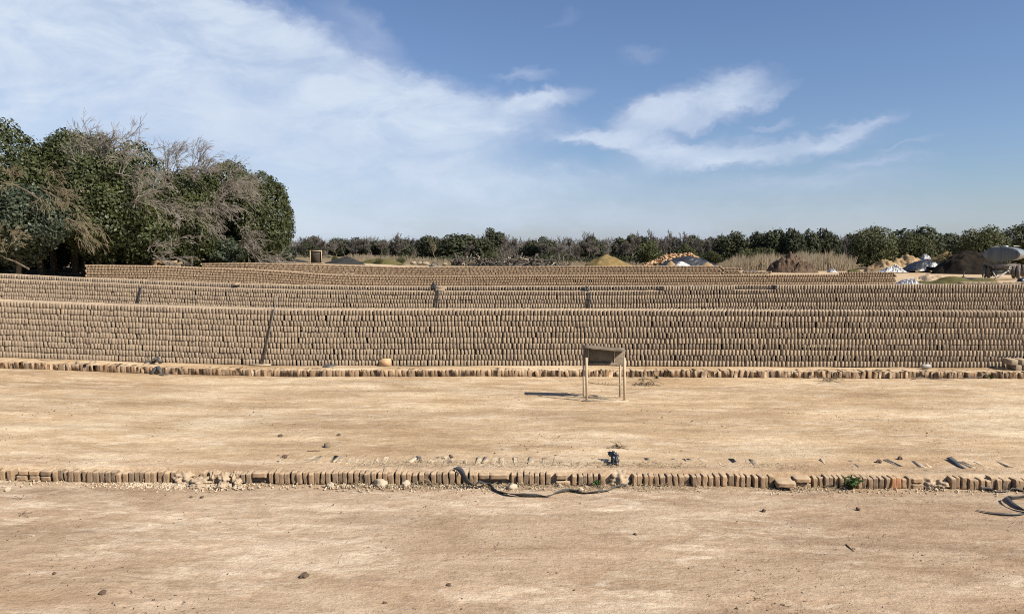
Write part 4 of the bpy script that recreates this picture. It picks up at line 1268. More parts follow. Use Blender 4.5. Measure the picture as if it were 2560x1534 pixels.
# fine rubble and straw litter along the near kerb
def litter():
    it, tn = [], []
    for k in range(1500):
        zone = R.random()
        if zone < 0.5: px_ = R.gauss(450, 85)
        elif zone < 0.7: px_ = R.uniform(850, 1300)
        else: px_ = R.uniform(0, 2560)
        x = kx(px_); y = K1 - abs(R.gauss(0, 0.10)) - 0.005
        it.append((x, y, H(x, y) + 0.003, R.uniform(0, 6.28), R.uniform(0, 3), R.uniform(0, 3), R.uniform(0.08, 0.33), R.uniform(0.06, 0.12), R.uniform(0.1, 1)))
    V0 = (BX[0] * np.array([1, 0.09, 1]), BX[1], BX[2])
    V, fs, t = stamp(V0, it, 0.002)
    tag(mk('mortar_rubble', V, fs, M['rubble'], tone=t), 'fine pale mortar crumbs strewn along the foot of the near kerb', 'rubble', kind='stuff')
    bl = []
    for k in range(4600):
        z = R.random()
        if z < 0.55: px_ = R.uniform(880, 1560)
        elif z < 0.7: px_ = R.gauss(1650, 60)
        elif z < 0.8: px_ = R.gauss(1990, 60)
        else: px_ = R.uniform(-40, 2600)
        x = kx(px_)
        y = K1 - abs(R.gauss(0.0, 0.085)) - 0.01 if R.random() < 0.62 else K1 + R.uniform(0.20, 0.42)
        p = Vector((x, y, H(x, y) + abs(R.gauss(0, 0.012)) + 0.004))
        a = R.uniform(0, 6.28); L = R.uniform(0.012, 0.055)
        d = Vector((math.cos(a), math.sin(a), R.gauss(0, 0.25))) * L
        w = Vector((-math.sin(a), math.cos(a), 0.3)) * R.uniform(0.0015, 0.0045)
        bl.append((p, p + d, w))
    tag(blades(bl, 'straw_litter', M['straw']), 'dry straw and leaf litter caught along the near kerb', 'litter', kind='stuff')
    cr = []
    for k in range(6000):
        px_, py_ = R.uniform(-20, 2580), 1228 + 320 * R.random() ** 1.3
        if R.random() < 0.35: px_, py_ = R.uniform(-20, 2580), R.uniform(955, 1140)
        # keep to drifts
        p = G(px_, py_)
        if mnoise.noise(Vector((p.x * 0.7, p.y * 1.1, 8))) < R.uniform(-0.1, 0.6): continue
        s = R.uniform(0.02, 0.065) * (1.0 if py_ > 1200 else 1.5)
        cr.append((p.x, p.y, p.z + 0.002, R.uniform(0, 6.28), R.uniform(0, 3), R.uniform(0, 3), s, s * 0.5, R.uniform(0, 1)))
    V0 = (BX[0] * np.array([1, 0.10, 1]), BX[1], BX[2])
    V, fs, t = stamp(V0, cr, 0.001)
    tag(mk('dirt_crumbs', V, fs, M['clod'], tone=t), 'fine dark dirt crumbs scattered over the bare ground', 'crumbs', kind='stuff')
litter()

# ------------------------------------------------------------------ foliage builders
def lobes_in(c, s, n, rr, rmin=0.34, rmax=0.5):
    """ellipsoid (centre c, half sizes s) filled with lobes near its shell"""
    L = []
    for k in range(n):
        z = 1 - 2 * (k + 0.5) / n
        a = k * 2.399963 + rr.uniform(-0.4, 0.4)
        q = math.sqrt(max(0, 1 - z * z))
        rad = rr.uniform(rmin, rmax)
        f = (1 - rad * 0.85) * rr.uniform(0.8, 1.08)
        L.append((c[0] + s[0] * q * math.cos(a) * f, c[1] + s[1] * q * math.sin(a) * f, c[2] + s[2] * z * f, rad * s[0], rad * s[1], rad * s[2] * rr.uniform(0.8, 1.1)))
    return np.array(L)

def leaf_cloud(L, n, size, lump=0.22, inner=0.12, up=0.25, elong=0.6, lr=None):
    lr = lr or rng
    area = (L[:, 3] * L[:, 4] + L[:, 4] * L[:, 5] + L[:, 3] * L[:, 5])
    idx = lr.choice(len(L), n, p=area / area.sum())
    d = lr.normal(0, 1, (n, 3)); d /= np.linalg.norm(d, axis=1)[:, None]
    k = 1 - np.abs(lr.normal(0, inner, n))
    # lumps: a cheap sum of sines makes clumps with hollows between
    fill = lr.random(n) < 0.28
    k = np.where(fill, lr.uniform(0.55, 0.92, n), k)
    ph = L[idx, 0] * 3.1 + L[idx, 2] * 1.7
    w = np.sin(d[:, 0] * 5.1 + ph) * np.sin(d[:, 1] * 4.7 + 1.3 * ph) + np.sin(d[:, 2] * 6.3 + 0.7 * ph) * np.sin(d[:, 0] * 9.1 - ph)
    k = k * (1 + lump * 0.5 * w)
    P = L[idx, 0:3] + d * L[idx, 3:6] * k[:, None]
    Nn = d / L[idx, 3:6]; Nn /= np.linalg.norm(Nn, axis=1)[:, None]
    keep = np.ones(n, bool)
    for l in L:
        q = (P - l[0:3]) / l[3:6]
        keep &= (q * q).sum(1) > 0.45
    P, Nn, w = P[keep], Nn[keep], w[keep]
    m = len(P)
    Nn = Nn + lr.normal(0, 0.55, (m, 3)) + np.array([0, 0, up]); Nn /= np.linalg.norm(Nn, axis=1)[:, None]
    t = np.cross(Nn, lr.normal(0, 1, (m, 3))); t /= np.linalg.norm(t, axis=1)[:, None]
    b = np.cross(Nn, t)
    sz = size * lr.uniform(0.6, 1.35, m)[:, None]
    P = P + lr.normal(0, size * 0.35, (m, 3))
    V = np.stack([P - t * sz * 0.5, P - b * sz * elong * 0.5, P + t * sz * 0.5 + Nn * sz * 0.08, P + b * sz * elong * 0.5], 1)
    Fq = (np.arange(m * 4).reshape(m, 4))
    tone = np.clip(0.5 + 0.16 * lr.normal(0, 1, m) + 0.10 * w, 0, 1)
    return V.reshape(-1, 3), Fq, np.repeat(tone, 4)

def segs_mesh(S, name, mat, parent=None, link=True, tonebase=0.5):
    """S rows: x0 y0 z0 x1 y1 z1 r0 r1 -> three-sided twigs"""
    S = np.array(S)
    p0, p1, r0, r1 = S[:, 0:3], S[:, 3:6], S[:, 6], S[:, 7]
    t = p1 - p0
    t /= np.maximum(np.linalg.norm(t, axis=1), 1e-6)[:, None]
    ref = np.where(np.abs(t[:, 2:3]) < 0.9, np.array([[0, 0, 1.0]]), np.array([[1.0, 0, 0]]))
    a = np.cross(t, ref); a /= np.linalg.norm(a, axis=1)[:, None]
    b = np.cross(a, t)
    ring = []
    for p, r in ((p0, r0), (p1, r1)):
        for k in range(3):
            an = 2.0944 * k
            ring.append(p + (a * math.cos(an) + b * math.sin(an)) * r[:, None])
    V = np.stack(ring, 1)
    n = len(S)
    q = np.array([[0, 1, 4, 3], [1, 2, 5, 4], [2, 0, 3, 5]])
    Fq = (q[None] + (np.arange(n) * 6)[:, None, None]).reshape(-1, 4)
    tn = np.repeat(np.clip(tonebase + rng.normal(0, 0.15, n), 0, 1), 6)
    return mk(name, V.reshape(-1, 3), Fq, mat, parent, tone=tn, link=link)

def grow(base, d0, length, r0, rr, levels=4, kids=(4, 5, 5, 4), spread=0.7, droop=0.0, rmin=0.008, wind=(0, 0, 0), short=0.62, nseg=4):
    """returns (trunk segments, twig segments)"""
    trunk, twig = [], []
    W = Vector(wind)
    todo = [(Vector(base), Vector(d0).normalized(), length, r0, 0)]
    while todo:
        p, d, L, r, lv = todo.pop()
        pts = [p]
        for s in range(nseg):
            dd = Vector((rr.gauss(0, 1), rr.gauss(0, 1), rr.gauss(0, 1))) * 0.16
            d = (d + dd + W * 0.12 * (lv + 1) / 2 + Vector((0, 0, -droop * lv * 0.12))).normalized()
            pts.append(pts[-1] + d * L / nseg)
        for s in range(nseg):
            ra = max(rmin, r * (1 - 0.6 * s / nseg)); rb = max(rmin * 0.8, r * (1 - 0.6 * (s + 1) / nseg))
            (trunk if lv == 0 else twig).append((*pts[s], *pts[s + 1], ra, rb))
        if lv < levels:
            n = kids[min(lv, len(kids) - 1)]
            for k in range(n):
                t = rr.uniform(0.3, 1.0) if lv else rr.uniform(0.35, 1.0)
                i = min(nseg - 1, int(t * nseg))
                q = pts[i].lerp(pts[i + 1], t * nseg - i if t < 1 else 1.0)
                dv = (pts[i + 1] - pts[i]).normalized()
                side = Vector((rr.gauss(0, 1), rr.gauss(0, 1), rr.gauss(0.15, 0.8)))
                side = (side - dv * side.dot(dv)).normalized()
                nd = (dv + side * spread * rr.uniform(0.7, 1.3)).normalized()
                todo.append((q, nd, L * short * rr.uniform(0.75, 1.2), r * 0.52, lv + 1))
    return trunk, twig

# ------------------------------------------------------------------ trees of the wood on the left
def box_to_world(px0, px1, py0, py1, Y):
    a, b = at_depth(px0, py0, Y), at_depth(px1, py1, Y)
    return Vector(((a.x + b.x) / 2, Y, (a.z + b.z) / 2)), ((b.x - a.x) / 2, (a.z - b.z) / 2)

def evergreen(px0, px1, py0, py1, Y, n, size, mat, label, seed, depth=None, nl=16, trunk_r=0.11, name='evergreen_tree', up=0.3):
    rr = random.Random(seed); lr = np.random.default_rng(seed)
    c, (sx, sz) = box_to_world(px0, px1, py0, py1, Y)
    sy = depth if depth else sx
    gz = H(c.x, Y)
    root = empty(name, (c.x, Y, gz))
    tag(root, label, 'tree' if sz > 1.4 else 'bush')
    L = lobes_in((0, 0, c.z - gz), (sx, sy, sz), nl, rr, 0.38, 0.54)
    V, Fq, tn = leaf_cloud(L, n, size, lr=lr, up=up)
    mk('crown', V, Fq, mat, root, tone=tn)
    b = MB()
    zt = c.z - gz
    b.tube([(0, 0, -0.1), (0.08, 0.05, zt * 0.35), (-0.05, 0.1, zt * 0.7), (0.1, 0, zt)], [trunk_r, trunk_r * 0.8, trunk_r * 0.6, trunk_r * 0.3], 8)
    for k in range(5):
        a = k * 1.3 + rr.uniform(0, 1)
        b.tube([(0, 0.05, zt * rr.uniform(0.3, 0.6)), (math.cos(a) * sx * 0.35, math.sin(a) * sy * 0.35, zt * rr.uniform(0.7, 0.95)), (math.cos(a) * sx * 0.7, math.sin(a) * sy * 0.7, zt * rr.uniform(0.9, 1.2))], [trunk_r * 0.45, trunk_r * 0.3, trunk_r * 0.12], 6)
    b.build('trunk', M['bark'], root, True)

LF = M['leaf']
evergreen(-190, 130, 290, 665, 33, 86315, 0.145, LF, 'tallest dark evergreen at the left edge of the wood', 1, 3.6, 26)
evergreen(105, 290, 312, 600, 36.5, 51788, 0.154, LF, 'dark evergreen top second from the left edge, behind the vines', 2, 2.8, 22)
evergreen(165, 375, 392, 650, 33.5, 74806, 0.141, LF, 'bulging glossy evergreen right of the vine tangle', 3, 2.6, 24)
evergreen(-90, 160, 455, 655, 29.5, 43157, 0.137, M['leaf_blue'], 'low bluish green spreading tree at the left edge', 4, 2.4, 20)
evergreen(270, 440, 520, 665, 35, 37402, 0.141, LF, 'low evergreen under the bulging one above the brick rubble', 5, 2.2, 18)
evergreen(405, 535, 438, 655, 38, 48911, 0.145, LF, 'narrow evergreen in the middle of the wood between bare crowns', 6, 2.4, 20)
evergreen(560, 730, 425, 660, 43, 74806, 0.154, LF, 'rounded evergreen ending the wood on the right', 7, 3.0, 26)
evergreen(480, 660, 400, 600, 46, 40280, 0.171, LF, 'evergreen top behind the bare crowns near the right end of the wood', 8, 2.8, 20)
evergreen(505, 615, 590, 664, 40.5, 23017, 0.128, M['leaf_blue'], 'low leafy bush above the left end of the fourth brick stack', 9, 1.4, 14)
evergreen(615, 735, 605, 664, 45, 20140, 0.137, M['leaf_blue'], 'low bush under the right-end evergreen of the wood', 10, 1.6, 14)
evergreen(220, 430, 360, 650, 41, 51788, 0.171, LF, 'shaded evergreen deep in the wood behind the bulging one', 11, 3.2, 22)
evergreen(370, 580, 415, 660, 43, 51788, 0.171, LF, 'shaded evergreen deep in the wood behind the narrow one', 12, 3.2, 22)
evergreen(-190, 70, 400, 690, 39, 40280, 0.187, LF, 'shaded evergreen deep in the wood at the left edge', 13, 3.2, 22)
evergreen(30, 250, 360, 680, 42, 46035, 0.187, LF, 'shaded evergreen deep in the wood behind the vine tangle', 14, 3.2, 22)
# understorey deep in the wood; leaf tone lowered to paint in the shade there
V_, F_, T_, n_ = [], [], [], 0
for (a, b_, t_, bo, Y) in ((-200, 60, 540, 700, 44), (0, 260, 540, 695, 46), (200, 430, 540, 690, 47), (380, 600, 540, 680, 48), (540, 715, 560, 672, 50)):
    c, (sx, sz) = box_to_world(a, b_, t_, bo, Y)
    L = lobes_in((c.x, Y, c.z), (sx * 1.1, 1.8, sz * 1.1), 14, random.Random(a))
    V, Fq, tn = leaf_cloud(L, 6000, 0.34, lr=np.random.default_rng(abs(a) + 5))
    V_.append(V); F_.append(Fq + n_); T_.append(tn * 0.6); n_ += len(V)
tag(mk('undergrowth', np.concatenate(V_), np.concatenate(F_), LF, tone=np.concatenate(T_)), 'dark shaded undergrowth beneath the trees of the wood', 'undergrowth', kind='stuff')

def fan(px, py, Y, n, L, d0, spr, label, seed, mat='twig', wind=(0.35, 0, -0.1), droop=0.25, kids=(5, 4, 3), r=0.026):
    if mat == 'vine': r = 0.014
    elif Y > 33.5: n = round(n * 1.35)
    rr = random.Random(seed)
    p = at_depth(px, py, Y)
    gz = H(p.x, Y)
    root = empty('bare_tree', (p.x, Y, gz))
    tag(root, label, 'tree')
    z0 = p.z - gz
    tw = []
    for k in range(n):
        d = Vector(d0).normalized() + Vector((rr.gauss(0, spr), rr.gauss(0, spr * 0.6), rr.gauss(0, spr)))
        a, b = grow((rr.gauss(0, 0.12), rr.gauss(0, 0.1), z0 + rr.gauss(0, 0.12)), d, L * rr.uniform(0.6, 1.2), r, rr, 3, kids, 0.5, droop, 0.0062, wind, 0.6, 5)
        tw += a + b
    segs_mesh([(0.05, 1.3, z0 - 0.45, 0.02, 0.5, z0 - 0.12, 0.05, 0.04), (0.02, 0.5, z0 - 0.12, 0, 0, z0, 0.04, 0.03)], 'trunk', M['bark'], root)
    segs_mesh(tw, 'branches', M[mat], root, tonebase=0.6)
fan(255, 405, 34.0, 8, 1.25, (0.35, -0.1, 1), 0.45, 'grey leafless crown rising highest above the wood', 21, wind=(0.3, 0, 0.1), droop=0.05)
fan(300, 440, 32.2, 7, 1.30, (1, -0.2, 0.5), 0.4, 'leafless grey branches sweeping right past the bulging evergreen', 22)
fan(415, 445, 36.0, 7, 1.10, (0.4, -0.1, 1), 0.45, 'leafless grey crown left of the narrow evergreen', 23, wind=(0.3, 0, 0.1), droop=0.05)
fan(490, 450, 37.0, 8, 1.15, (0.45, -0.1, 1), 0.5, 'leafless grey crown above the narrow evergreen', 24, wind=(0.35, 0, 0))
fan(545, 495, 38.5, 9, 1.50, (0.75, -0.2, 0.6), 0.5, 'leafless grey tree sweeping right before the right-end evergreen', 25)
fan(335, 505, 31.5, 6, 1.30, (1, -0.3, 0.15), 0.38, 'arching leafless branches midway up the wood above the third stack', 26)
fan(505, 545, 36.2, 7, 1.40, (0.6, -0.3, -0.05), 0.5, 'leafless tree drooping over the bush by the fourth stack', 27, wind=(0.3, -0.1, -0.4))
fan(200, 425, 33.3, 4, 1.00, (0, -0.1, 1), 0.25, 'thin leafless top beside the second evergreen', 28, wind=(0.1, 0, 0.2), droop=0.0)
fan(600, 610, 39.3, 6, 1.10, (0.9, -0.2, 0.25), 0.35, 'dry leaning brush below the right-end evergreen', 29)
fan(645, 652, 40.0, 6, 1.20, (1, -0.2, 0.3), 0.3, 'dry spreading brush at the foot of the wood right end', 30)
fan(105, 475, 28.6, 7, 1.05, (0.8, -0.2, 0.45), 0.6, 'brown vine tangle spilling over the low bluish tree', 31, 'vine', wind=(0.3, -0.1, -0.25))
fan(40, 465, 26.8, 4, 0.70, (-0.3, -0.3, 0.4), 0.6, 'brown vine tangle nearest the left edge, high on the wood', 32, 'vine')
fan(165, 545, 29.0, 6, 0.90, (0.9, -0.2, -0.1), 0.45, 'hanging brown vines under the bulging evergreen', 33, 'vine', wind=(0.3, -0.1, -0.5))
fan(10, 645, 27.5, 6, 0.80, (0.3, -0.3, 0.5), 0.6, 'brown dry brush at the very left below the bluish tree', 34, 'vine')
fan(385, 645, 33.0, 6, 1.10, (0.9, -0.2, 0.12), 0.35, 'cut dry branches heaped on the brick rubble at the wood edge', 35)
fan(452, 545, 35.0, 4, 1.00, (0.3, -0.3, 0.2), 0.6, 'pale forked leafless branches hanging beside the narrow evergreen', 36)
# trunks seen in the gloom under the wood
for i, (px, Y, h) in enumerate(((40, 37, 3.2), (105, 35, 3.0), (135, 38, 3.4), (190, 36, 3.0), (245, 39, 3.2), (60, 41, 3.0), (335, 40, 2.8), (470, 42, 2.8))):
    p = at_depth(px, 680, Y); gz = H(p.x, Y)
    root = empty('tree', (p.x, Y, gz))
    tag(root, 'slim grey trunk in the gloom under the wood behind the second brick stack', 'tree', 'trunks in the gloom under the wood')
    b = MB(); b.tube([(0, 0, -0.1), (R.uniform(-.15, .15), 0, h * 0.5), (R.uniform(-.3, .3), 0, h), (R.uniform(-.4, .4), 0, h * 1.4)], [0.17, 0.13, 0.11, 0.06], 8)
    b.build('trunk', M['bark'], root, True)
    L = lobes_in((0, 0, h * 1.35), (1.3, 1.2, 0.9), 8, random.Random(i))
    V, Fq, tn = leaf_cloud(L, 900, 0.32, lr=np.random.default_rng(i + 70)); mk('crown', V, Fq, LF, root, tone=tn)

# brick rubble at the wood edge
its = []
p0 = at_depth(418, 664, 34.5)
for k in range(120):
    its.append((p0.x + R.uniform(-0.62, 0.6), 34.5 + R.uniform(-0.25, 0.3), H(p0.x, 34.5) + R.uniform(0.2, 1.05) , R.uniform(1.2, 1.9), R.gauss(0, 0.1), R.gauss(0, 0.1), 1.1, 0.9, R.uniform(0.6, 1)))
V, fs, tn = stamp(BX, its)
tag(mk('brick_rubble', V, fs, M['sand_pale'], tone=tn), 'heap of broken reddish bricks at the wood edge behind the third stack', 'rubble', kind='stuff')

# ------------------------------------------------------------------ far trees: shared crowns
def proto_evergreen(seed, nl, n, size, mat, flat_top=False):
    rr = random.Random(seed)
    L = lobes_in((0, 0, 0.49), (0.5, 0.5, 0.5), nl, rr, 0.34, 0.5)
    V, Fq, tn = leaf_cloud(L, n, size, lr=np.random.default_rng(seed), inner=0.16)
    cr = mk('crown', V, Fq, mat, tone=tn, link=False)
    b = MB()
    b.tube([(0, 0, -0.02), (0.02, 0, 0.3), (0, 0.02, 0.6), (0.02, 0, 0.85)], [0.035, 0.03, 0.022, 0.01], 6)
    for k in range(4):
        a = 1.57 * k + rr.uniform(0, 1)
        b.tube([(0.0, 0, 0.3), (0.2 * math.cos(a), 0.2 * math.sin(a), 0.55), (0.36 * math.cos(a), 0.36 * math.sin(a), 0.72)], [0.018, 0.012, 0.005], 5)
    tr = b.build('trunk', M['bark'], None, True); C.objects.unlink(tr)
    return cr.data, tr.data
PE = [proto_evergreen(100 + k, 11 + k, 4200, 0.078, M['leaf_far']) for k in range(5)]
PO = [proto_evergreen(120 + k, 12 + k, 3800, 0.07, M['leaf_olive']) for k in range(3)]
PM = [proto_evergreen(140 + k, 16 + k, 12000, 0.042, M['leaf_olive']) for k in range(2)]
def proto_bare(seed, kids=(7, 6, 5, 3), spread=0.55, mat='twig_far'):
    rr = random.Random(seed)
    tr, tw = grow((0, 0, 0), (0, 0, 1), 0.55, 0.022, rr, 4, kids, spread, -0.25, 0.0055, (0, 0, 0.3), 0.55, 3)
    a = segs_mesh(tr, 'trunk', M[mat], link=False); b = segs_mesh(tw, 'branches', M[mat], link=False)
    return b.data, a.data
PB = [proto_bare(150 + k) for k in range(4)]
PW = [proto_bare(170, (9, 7, 4, 3), 0.3, 'reed')]

def far_tree(kind, px0, px1, ptop, Y, label, name=None, group=None, cat='tree', low=1.0):
    a, b = at_depth(px0, ptop, Y), at_depth(px1, ptop, Y)
    x = (a.x + b.x) / 2
    gz = H(x, Y)
    h = a.z - gz
    w = abs(b.x - a.x)
    src = {'E': PE, 'O': PO, 'M': PM, 'B': PB, 'W': PW}[kind]
    m = R.choice(src)
    root = empty(name or {'E': 'evergreen_tree', 'O': 'olive_tree', 'M': 'olive_bush', 'B': 'bare_tree', 'W': 'pale_bare_tree'}[kind], (x, Y, gz), R.uniform(0, 6.28))
    kw = {'E': 1.55, 'O': 1.25, 'M': 1.1, 'B': 1.3, 'W': 1.2}[kind]
    root.scale = (w * kw, w * kw if w < h else h, h * 1.02)
    tag(root, label, cat, group)
    for nm, me in (('crown' if kind in 'EOM' else 'branches', m[0]), ('trunk', m[1])):
        o = bpy.data.objects.new(nm, me); C.objects.link(o); o.parent = root

E_ = [
    (752, 790, 603, 128, 'small dark evergreen directly above the far moulding table'),
    (826, 868, 594, 126, 'dark evergreen above the charcoal heap, left of the flat-topped one'),
    (862, 934, 595, 125, 'wide flat-topped evergreen right above the charcoal heap'),
    (940, 965, 600, 128, 'small evergreen right of the flat-topped one'),
    (990, 1026, 599, 127, 'modest evergreen left of the dome-shaped one in the far treeline'),
    (1048, 1092, 586, 122, 'dome-shaped evergreen left of the pale straw-coloured tree'),
    (1108, 1184, 581, 118, 'broad big evergreen behind the left part of the log pile'),
    (1180, 1228, 594, 120, 'evergreen directly left of the tall two-tufted tree'),
    (1316, 1350, 600, 124, 'evergreen behind the middle of the log pile'),
    (1346, 1386, 594, 122, 'evergreen behind the right end of the log pile'),
    (1456, 1500, 593, 126, 'evergreen behind the left flank of the ochre mound'),
    (1534, 1572, 594, 122, 'smaller evergreen behind the right flank of the ochre mound'),
    (1564, 1614, 587, 124, 'broader evergreen left of the olive tree by the firewood heap'),
    (1606, 1636, 597, 122, 'low evergreen behind the olive tree by the firewood heap'),
    (1712, 1750, 587, 126, 'evergreen rising behind the right half of the firewood heap'),
    (1800, 1862, 580, 112, 'large dark evergreen right of the firewood heap'),
    (1872, 1914, 579, 112, 'evergreen above the low olive shrubs, next to the large dark one'),
    (1910, 1970, 573, 110, 'tall evergreen straight above the brown soil mound'),
    (1966, 2008, 571, 108, 'evergreen above the right slope of the soil mound'),
    (2004, 2042, 575, 110, 'rounded evergreen above the dry reeds'),
    (2044, 2090, 571, 112, 'evergreen at the right end of the reeds, before the big olive bush'),
    (2165, 2205, 566, 105, 'dark evergreen peeking over the big olive bush'),
    (2250, 2340, 567, 108, 'wide dark evergreen right behind the big olive bush'),
    (2340, 2408, 583, 118, 'dark evergreen in the gap between the two olive bushes'),
]
for (a, b, t, Y, l) in E_:
    far_tree('E', a, b, t, Y, l)
# tall two-tufted tree
def tufted():
    p = at_depth(1240, 660, 130); gz = H(p.x, 130)
    root = empty('tufted_tree', (p.x, 130, gz))
    tag(root, 'tall thin tree with two leafy tufts above the far treeline', 'tree')
    ks = 130 / F
    top = at_depth(1228, 572, 130).z - gz
    L = np.array([[-1.0, 0, top - 0.9, 0.85, 0.8, 0.95], [-0.6, 0, top - 1.7, 0.7, 0.7, 0.6], [0.55, 0, top - 1.4, 1.0, 0.9, 0.85], [1.0, 0, top - 2.0, 0.7, 0.7, 0.5], [0.1, 0, top - 2.3, 0.8, 0.8, 0.5]])
    V, Fq, tn = leaf_cloud(L, 2200, 0.34); mk('crown', V, Fq, M['leaf_far'], root, tone=tn)
    b = MB(); b.tube([(0, 0, 0), (0.1, 0, top * 0.5), (-0.1, 0, top * 0.72), (-0.8, 0, top * 0.9)], [0.2, 0.15, 0.12, 0.05], 7); b.tube([(-0.1, 0, top * 0.7), (0.5, 0, top * 0.86)], [0.1, 0.05], 6)
    b.build('trunk', M['bark'], root, True)
tufted()
far_tree('W', 1066, 1112, 603, 116, 'pale straw-coloured leafless tree right of the dome-shaped evergreen')
far_tree('O', 1594, 1648, 602, 104, 'light olive tree left of the firewood heap')
far_tree('O', 1690, 1735, 610, 112, 'olive tree just behind the top of the firewood heap')
far_tree('O', 1202, 1246, 628, 98, 'small yellow-green bush behind the left part of the log pile', cat='bush')
far_tree('M', 2112, 2252, 560, 92, 'big rounded olive bush left of the tarped sand mounds', cat='bush')
far_tree('M', 2232, 2345, 580, 94, 'second olive bush merging into the right of the big one', cat='bush')
far_tree('M', 2395, 2520, 562, 84, 'spreading olive bush behind the steel tank', cat='bush')
far_tree('M', 2480, 2640, 553, 88, 'tallest olive bush at the right edge behind the tank', cat='bush')
for (a, b, t, Y, l) in ((1752, 1808, 626, 100, 'low olive shrub right of the firewood heap'), (1842, 1890, 622, 96, 'low olive shrub left of the soil mound, nearer the firewood'), (1880, 1938, 617, 98, 'broader low olive shrub beside the soil mound'),
                        (830, 846, 640, 76, 'tiny green bush beside the far moulding table on the charcoal heap'), (935, 962, 645, 80, 'low green shrub right of the charcoal heap'), (985, 1020, 643, 84, 'low dry-green shrub left of the log pile')):
    far_tree('O', a, b, t, Y, l, name='olive_shrub', cat='bush')
for i in range(24):
    px = 700 + i * 76 + R.uniform(-16, 16)
    w = R.choice([22, 30, 40, 56])
    far_tree('E', px - w / 2, px + w / 2, R.choice([588, 594, 600, 606, 612, 618]) + R.uniform(-3, 3) - (8 if px > 1750 else 0), R.uniform(126, 142), 'low dark evergreen filling the far treeline', group='low evergreens of the far treeline')
# bare grey trees between the evergreens
for i in range(84):
    px = 690 + i * 17.2 + R.uniform(-10, 10)
    if px > 2120: px = R.uniform(700, 2080)
    t = R.choice([587, 592, 596, 600, 606, 612]) - (6 if px > 1600 else 0) + R.uniform(-3, 4)
    w = R.uniform(34, 66)
    far_tree('B', px - w / 2, px + w / 2, t, R.uniform(113, 140), 'leafless grey tree in the far treeline among the evergreens', group='leafless trees of the far treeline')
far_tree('B', 1462, 1500, 574, 128, 'tallest leafless grey tree, above the ochre mound left flank')
far_tree('B', 1634, 1668, 582, 126, 'flat-crowned leafless tree behind the firewood heap, left one')
far_tree('B', 1660, 1702, 580, 126, 'flat-crowned leafless tree behind the firewood heap, right one')
far_tree('B', 726, 790, 588, 130, 'leafless grey tree right beside the wood, above the far moulding table')
# grey-brown wood behind everything
S = []
rr = random.Random(77)
for k in range(42000):
    px = rr.uniform(640, 2700); Y = rr.uniform(150, 175)
    top = 601 + 9 * mnoise.noise(Vector((px * 0.02, 0, 0))) + rr.uniform(0, 14)
    p = at_depth(px, rr.uniform(top, 664), Y)
    d = Vector((rr.gauss(0, 0.8), rr.gauss(0, 0.6), 1)).normalized() * rr.uniform(0.5, 1.2)
    S.append((*p, *(p + d), rr.uniform(0.03, 0.09), 0.02))
tag(segs_mesh(S, 'brush_wood', M['twig_far']), 'distant mass of grey bare brushwood behind the far trees', 'woodland', kind='stuff')
V_, F_, T_, n_ = [], [], [], 0
L = []
for k in range(120):
    px = 640 + k * 17.5; Y = rr.uniform(158, 185)
    c, (sx, sz) = box_to_world(px - 22, px + 22, 604 + rr.uniform(-5, 9), 668, Y)
    L.append((c.x, Y, c.z, sx * rr.uniform(1, 1.5), 2.5, sz))
V, Fq, tn = leaf_cloud(np.array(L), 34000, 0.45, lr=np.random.default_rng(9))
tag(mk('far_woods', V, Fq, M['twig_far'], tone=tn * 0.7), 'low dark continuous wood closing the horizon', 'woodland', kind='stuff')

L = []
for k in range(150):
    px = rr.uniform(690, 2120); Y = rr.uniform(106, 122)
    hh = rr.uniform(6, 17)
    c, (sx, sz) = box_to_world(px - rr.uniform(10, 26), px + rr.uniform(10, 26), 652 - hh, 658, Y)
    L.append((c.x, Y, c.z, sx, 1.2, sz))
V, Fq, tn = leaf_cloud(np.array(L), 20000, 0.30, lr=np.random.default_rng(19))
tag(mk('scrub', V, Fq, M['leaf_far'], tone=tn), 'low dark scrub along the foot of the far treeline', 'scrub', kind='stuff')
# dry reeds and grass before the treeline
bl = []
for k in range(15000):
    if rr.random() < 0.8:
        px, Y = rr.uniform(1790, 2135), rr.uniform(82, 104); hgt = rr.uniform(0.8, 2.0)
        hgt *= 0.55 + 0.9 * abs(mnoise.noise(Vector((px * 0.035, Y * 0.2, 4)))) + 0.2 * smooth(1790, 2000, px)
        hgt *= smooth(1780, 1850, px) * 0.75 + 0.25
        if rr.random() > smooth(2150, 2080, px) + 0.15: continue
    else:
        px, Y = rr.uniform(870, 1850), rr.uniform(93, 112); hgt = rr.uniform(0.25, 0.75)
    p = at_depth(px, 660, Y); p.z = H(p.x, Y) - 0.02
    d = Vector((rr.gauss(0, 0.14), rr.gauss(0, 0.1), 1)) * hgt
    bl.append((p, p + d, Vector((rr.uniform(0.02, 0.05), 0, 0))))
tag(blades(bl, 'dry_reeds', M['reed']), 'tall dry straw-coloured reeds before the far treeline', 'reeds', kind='stuff')

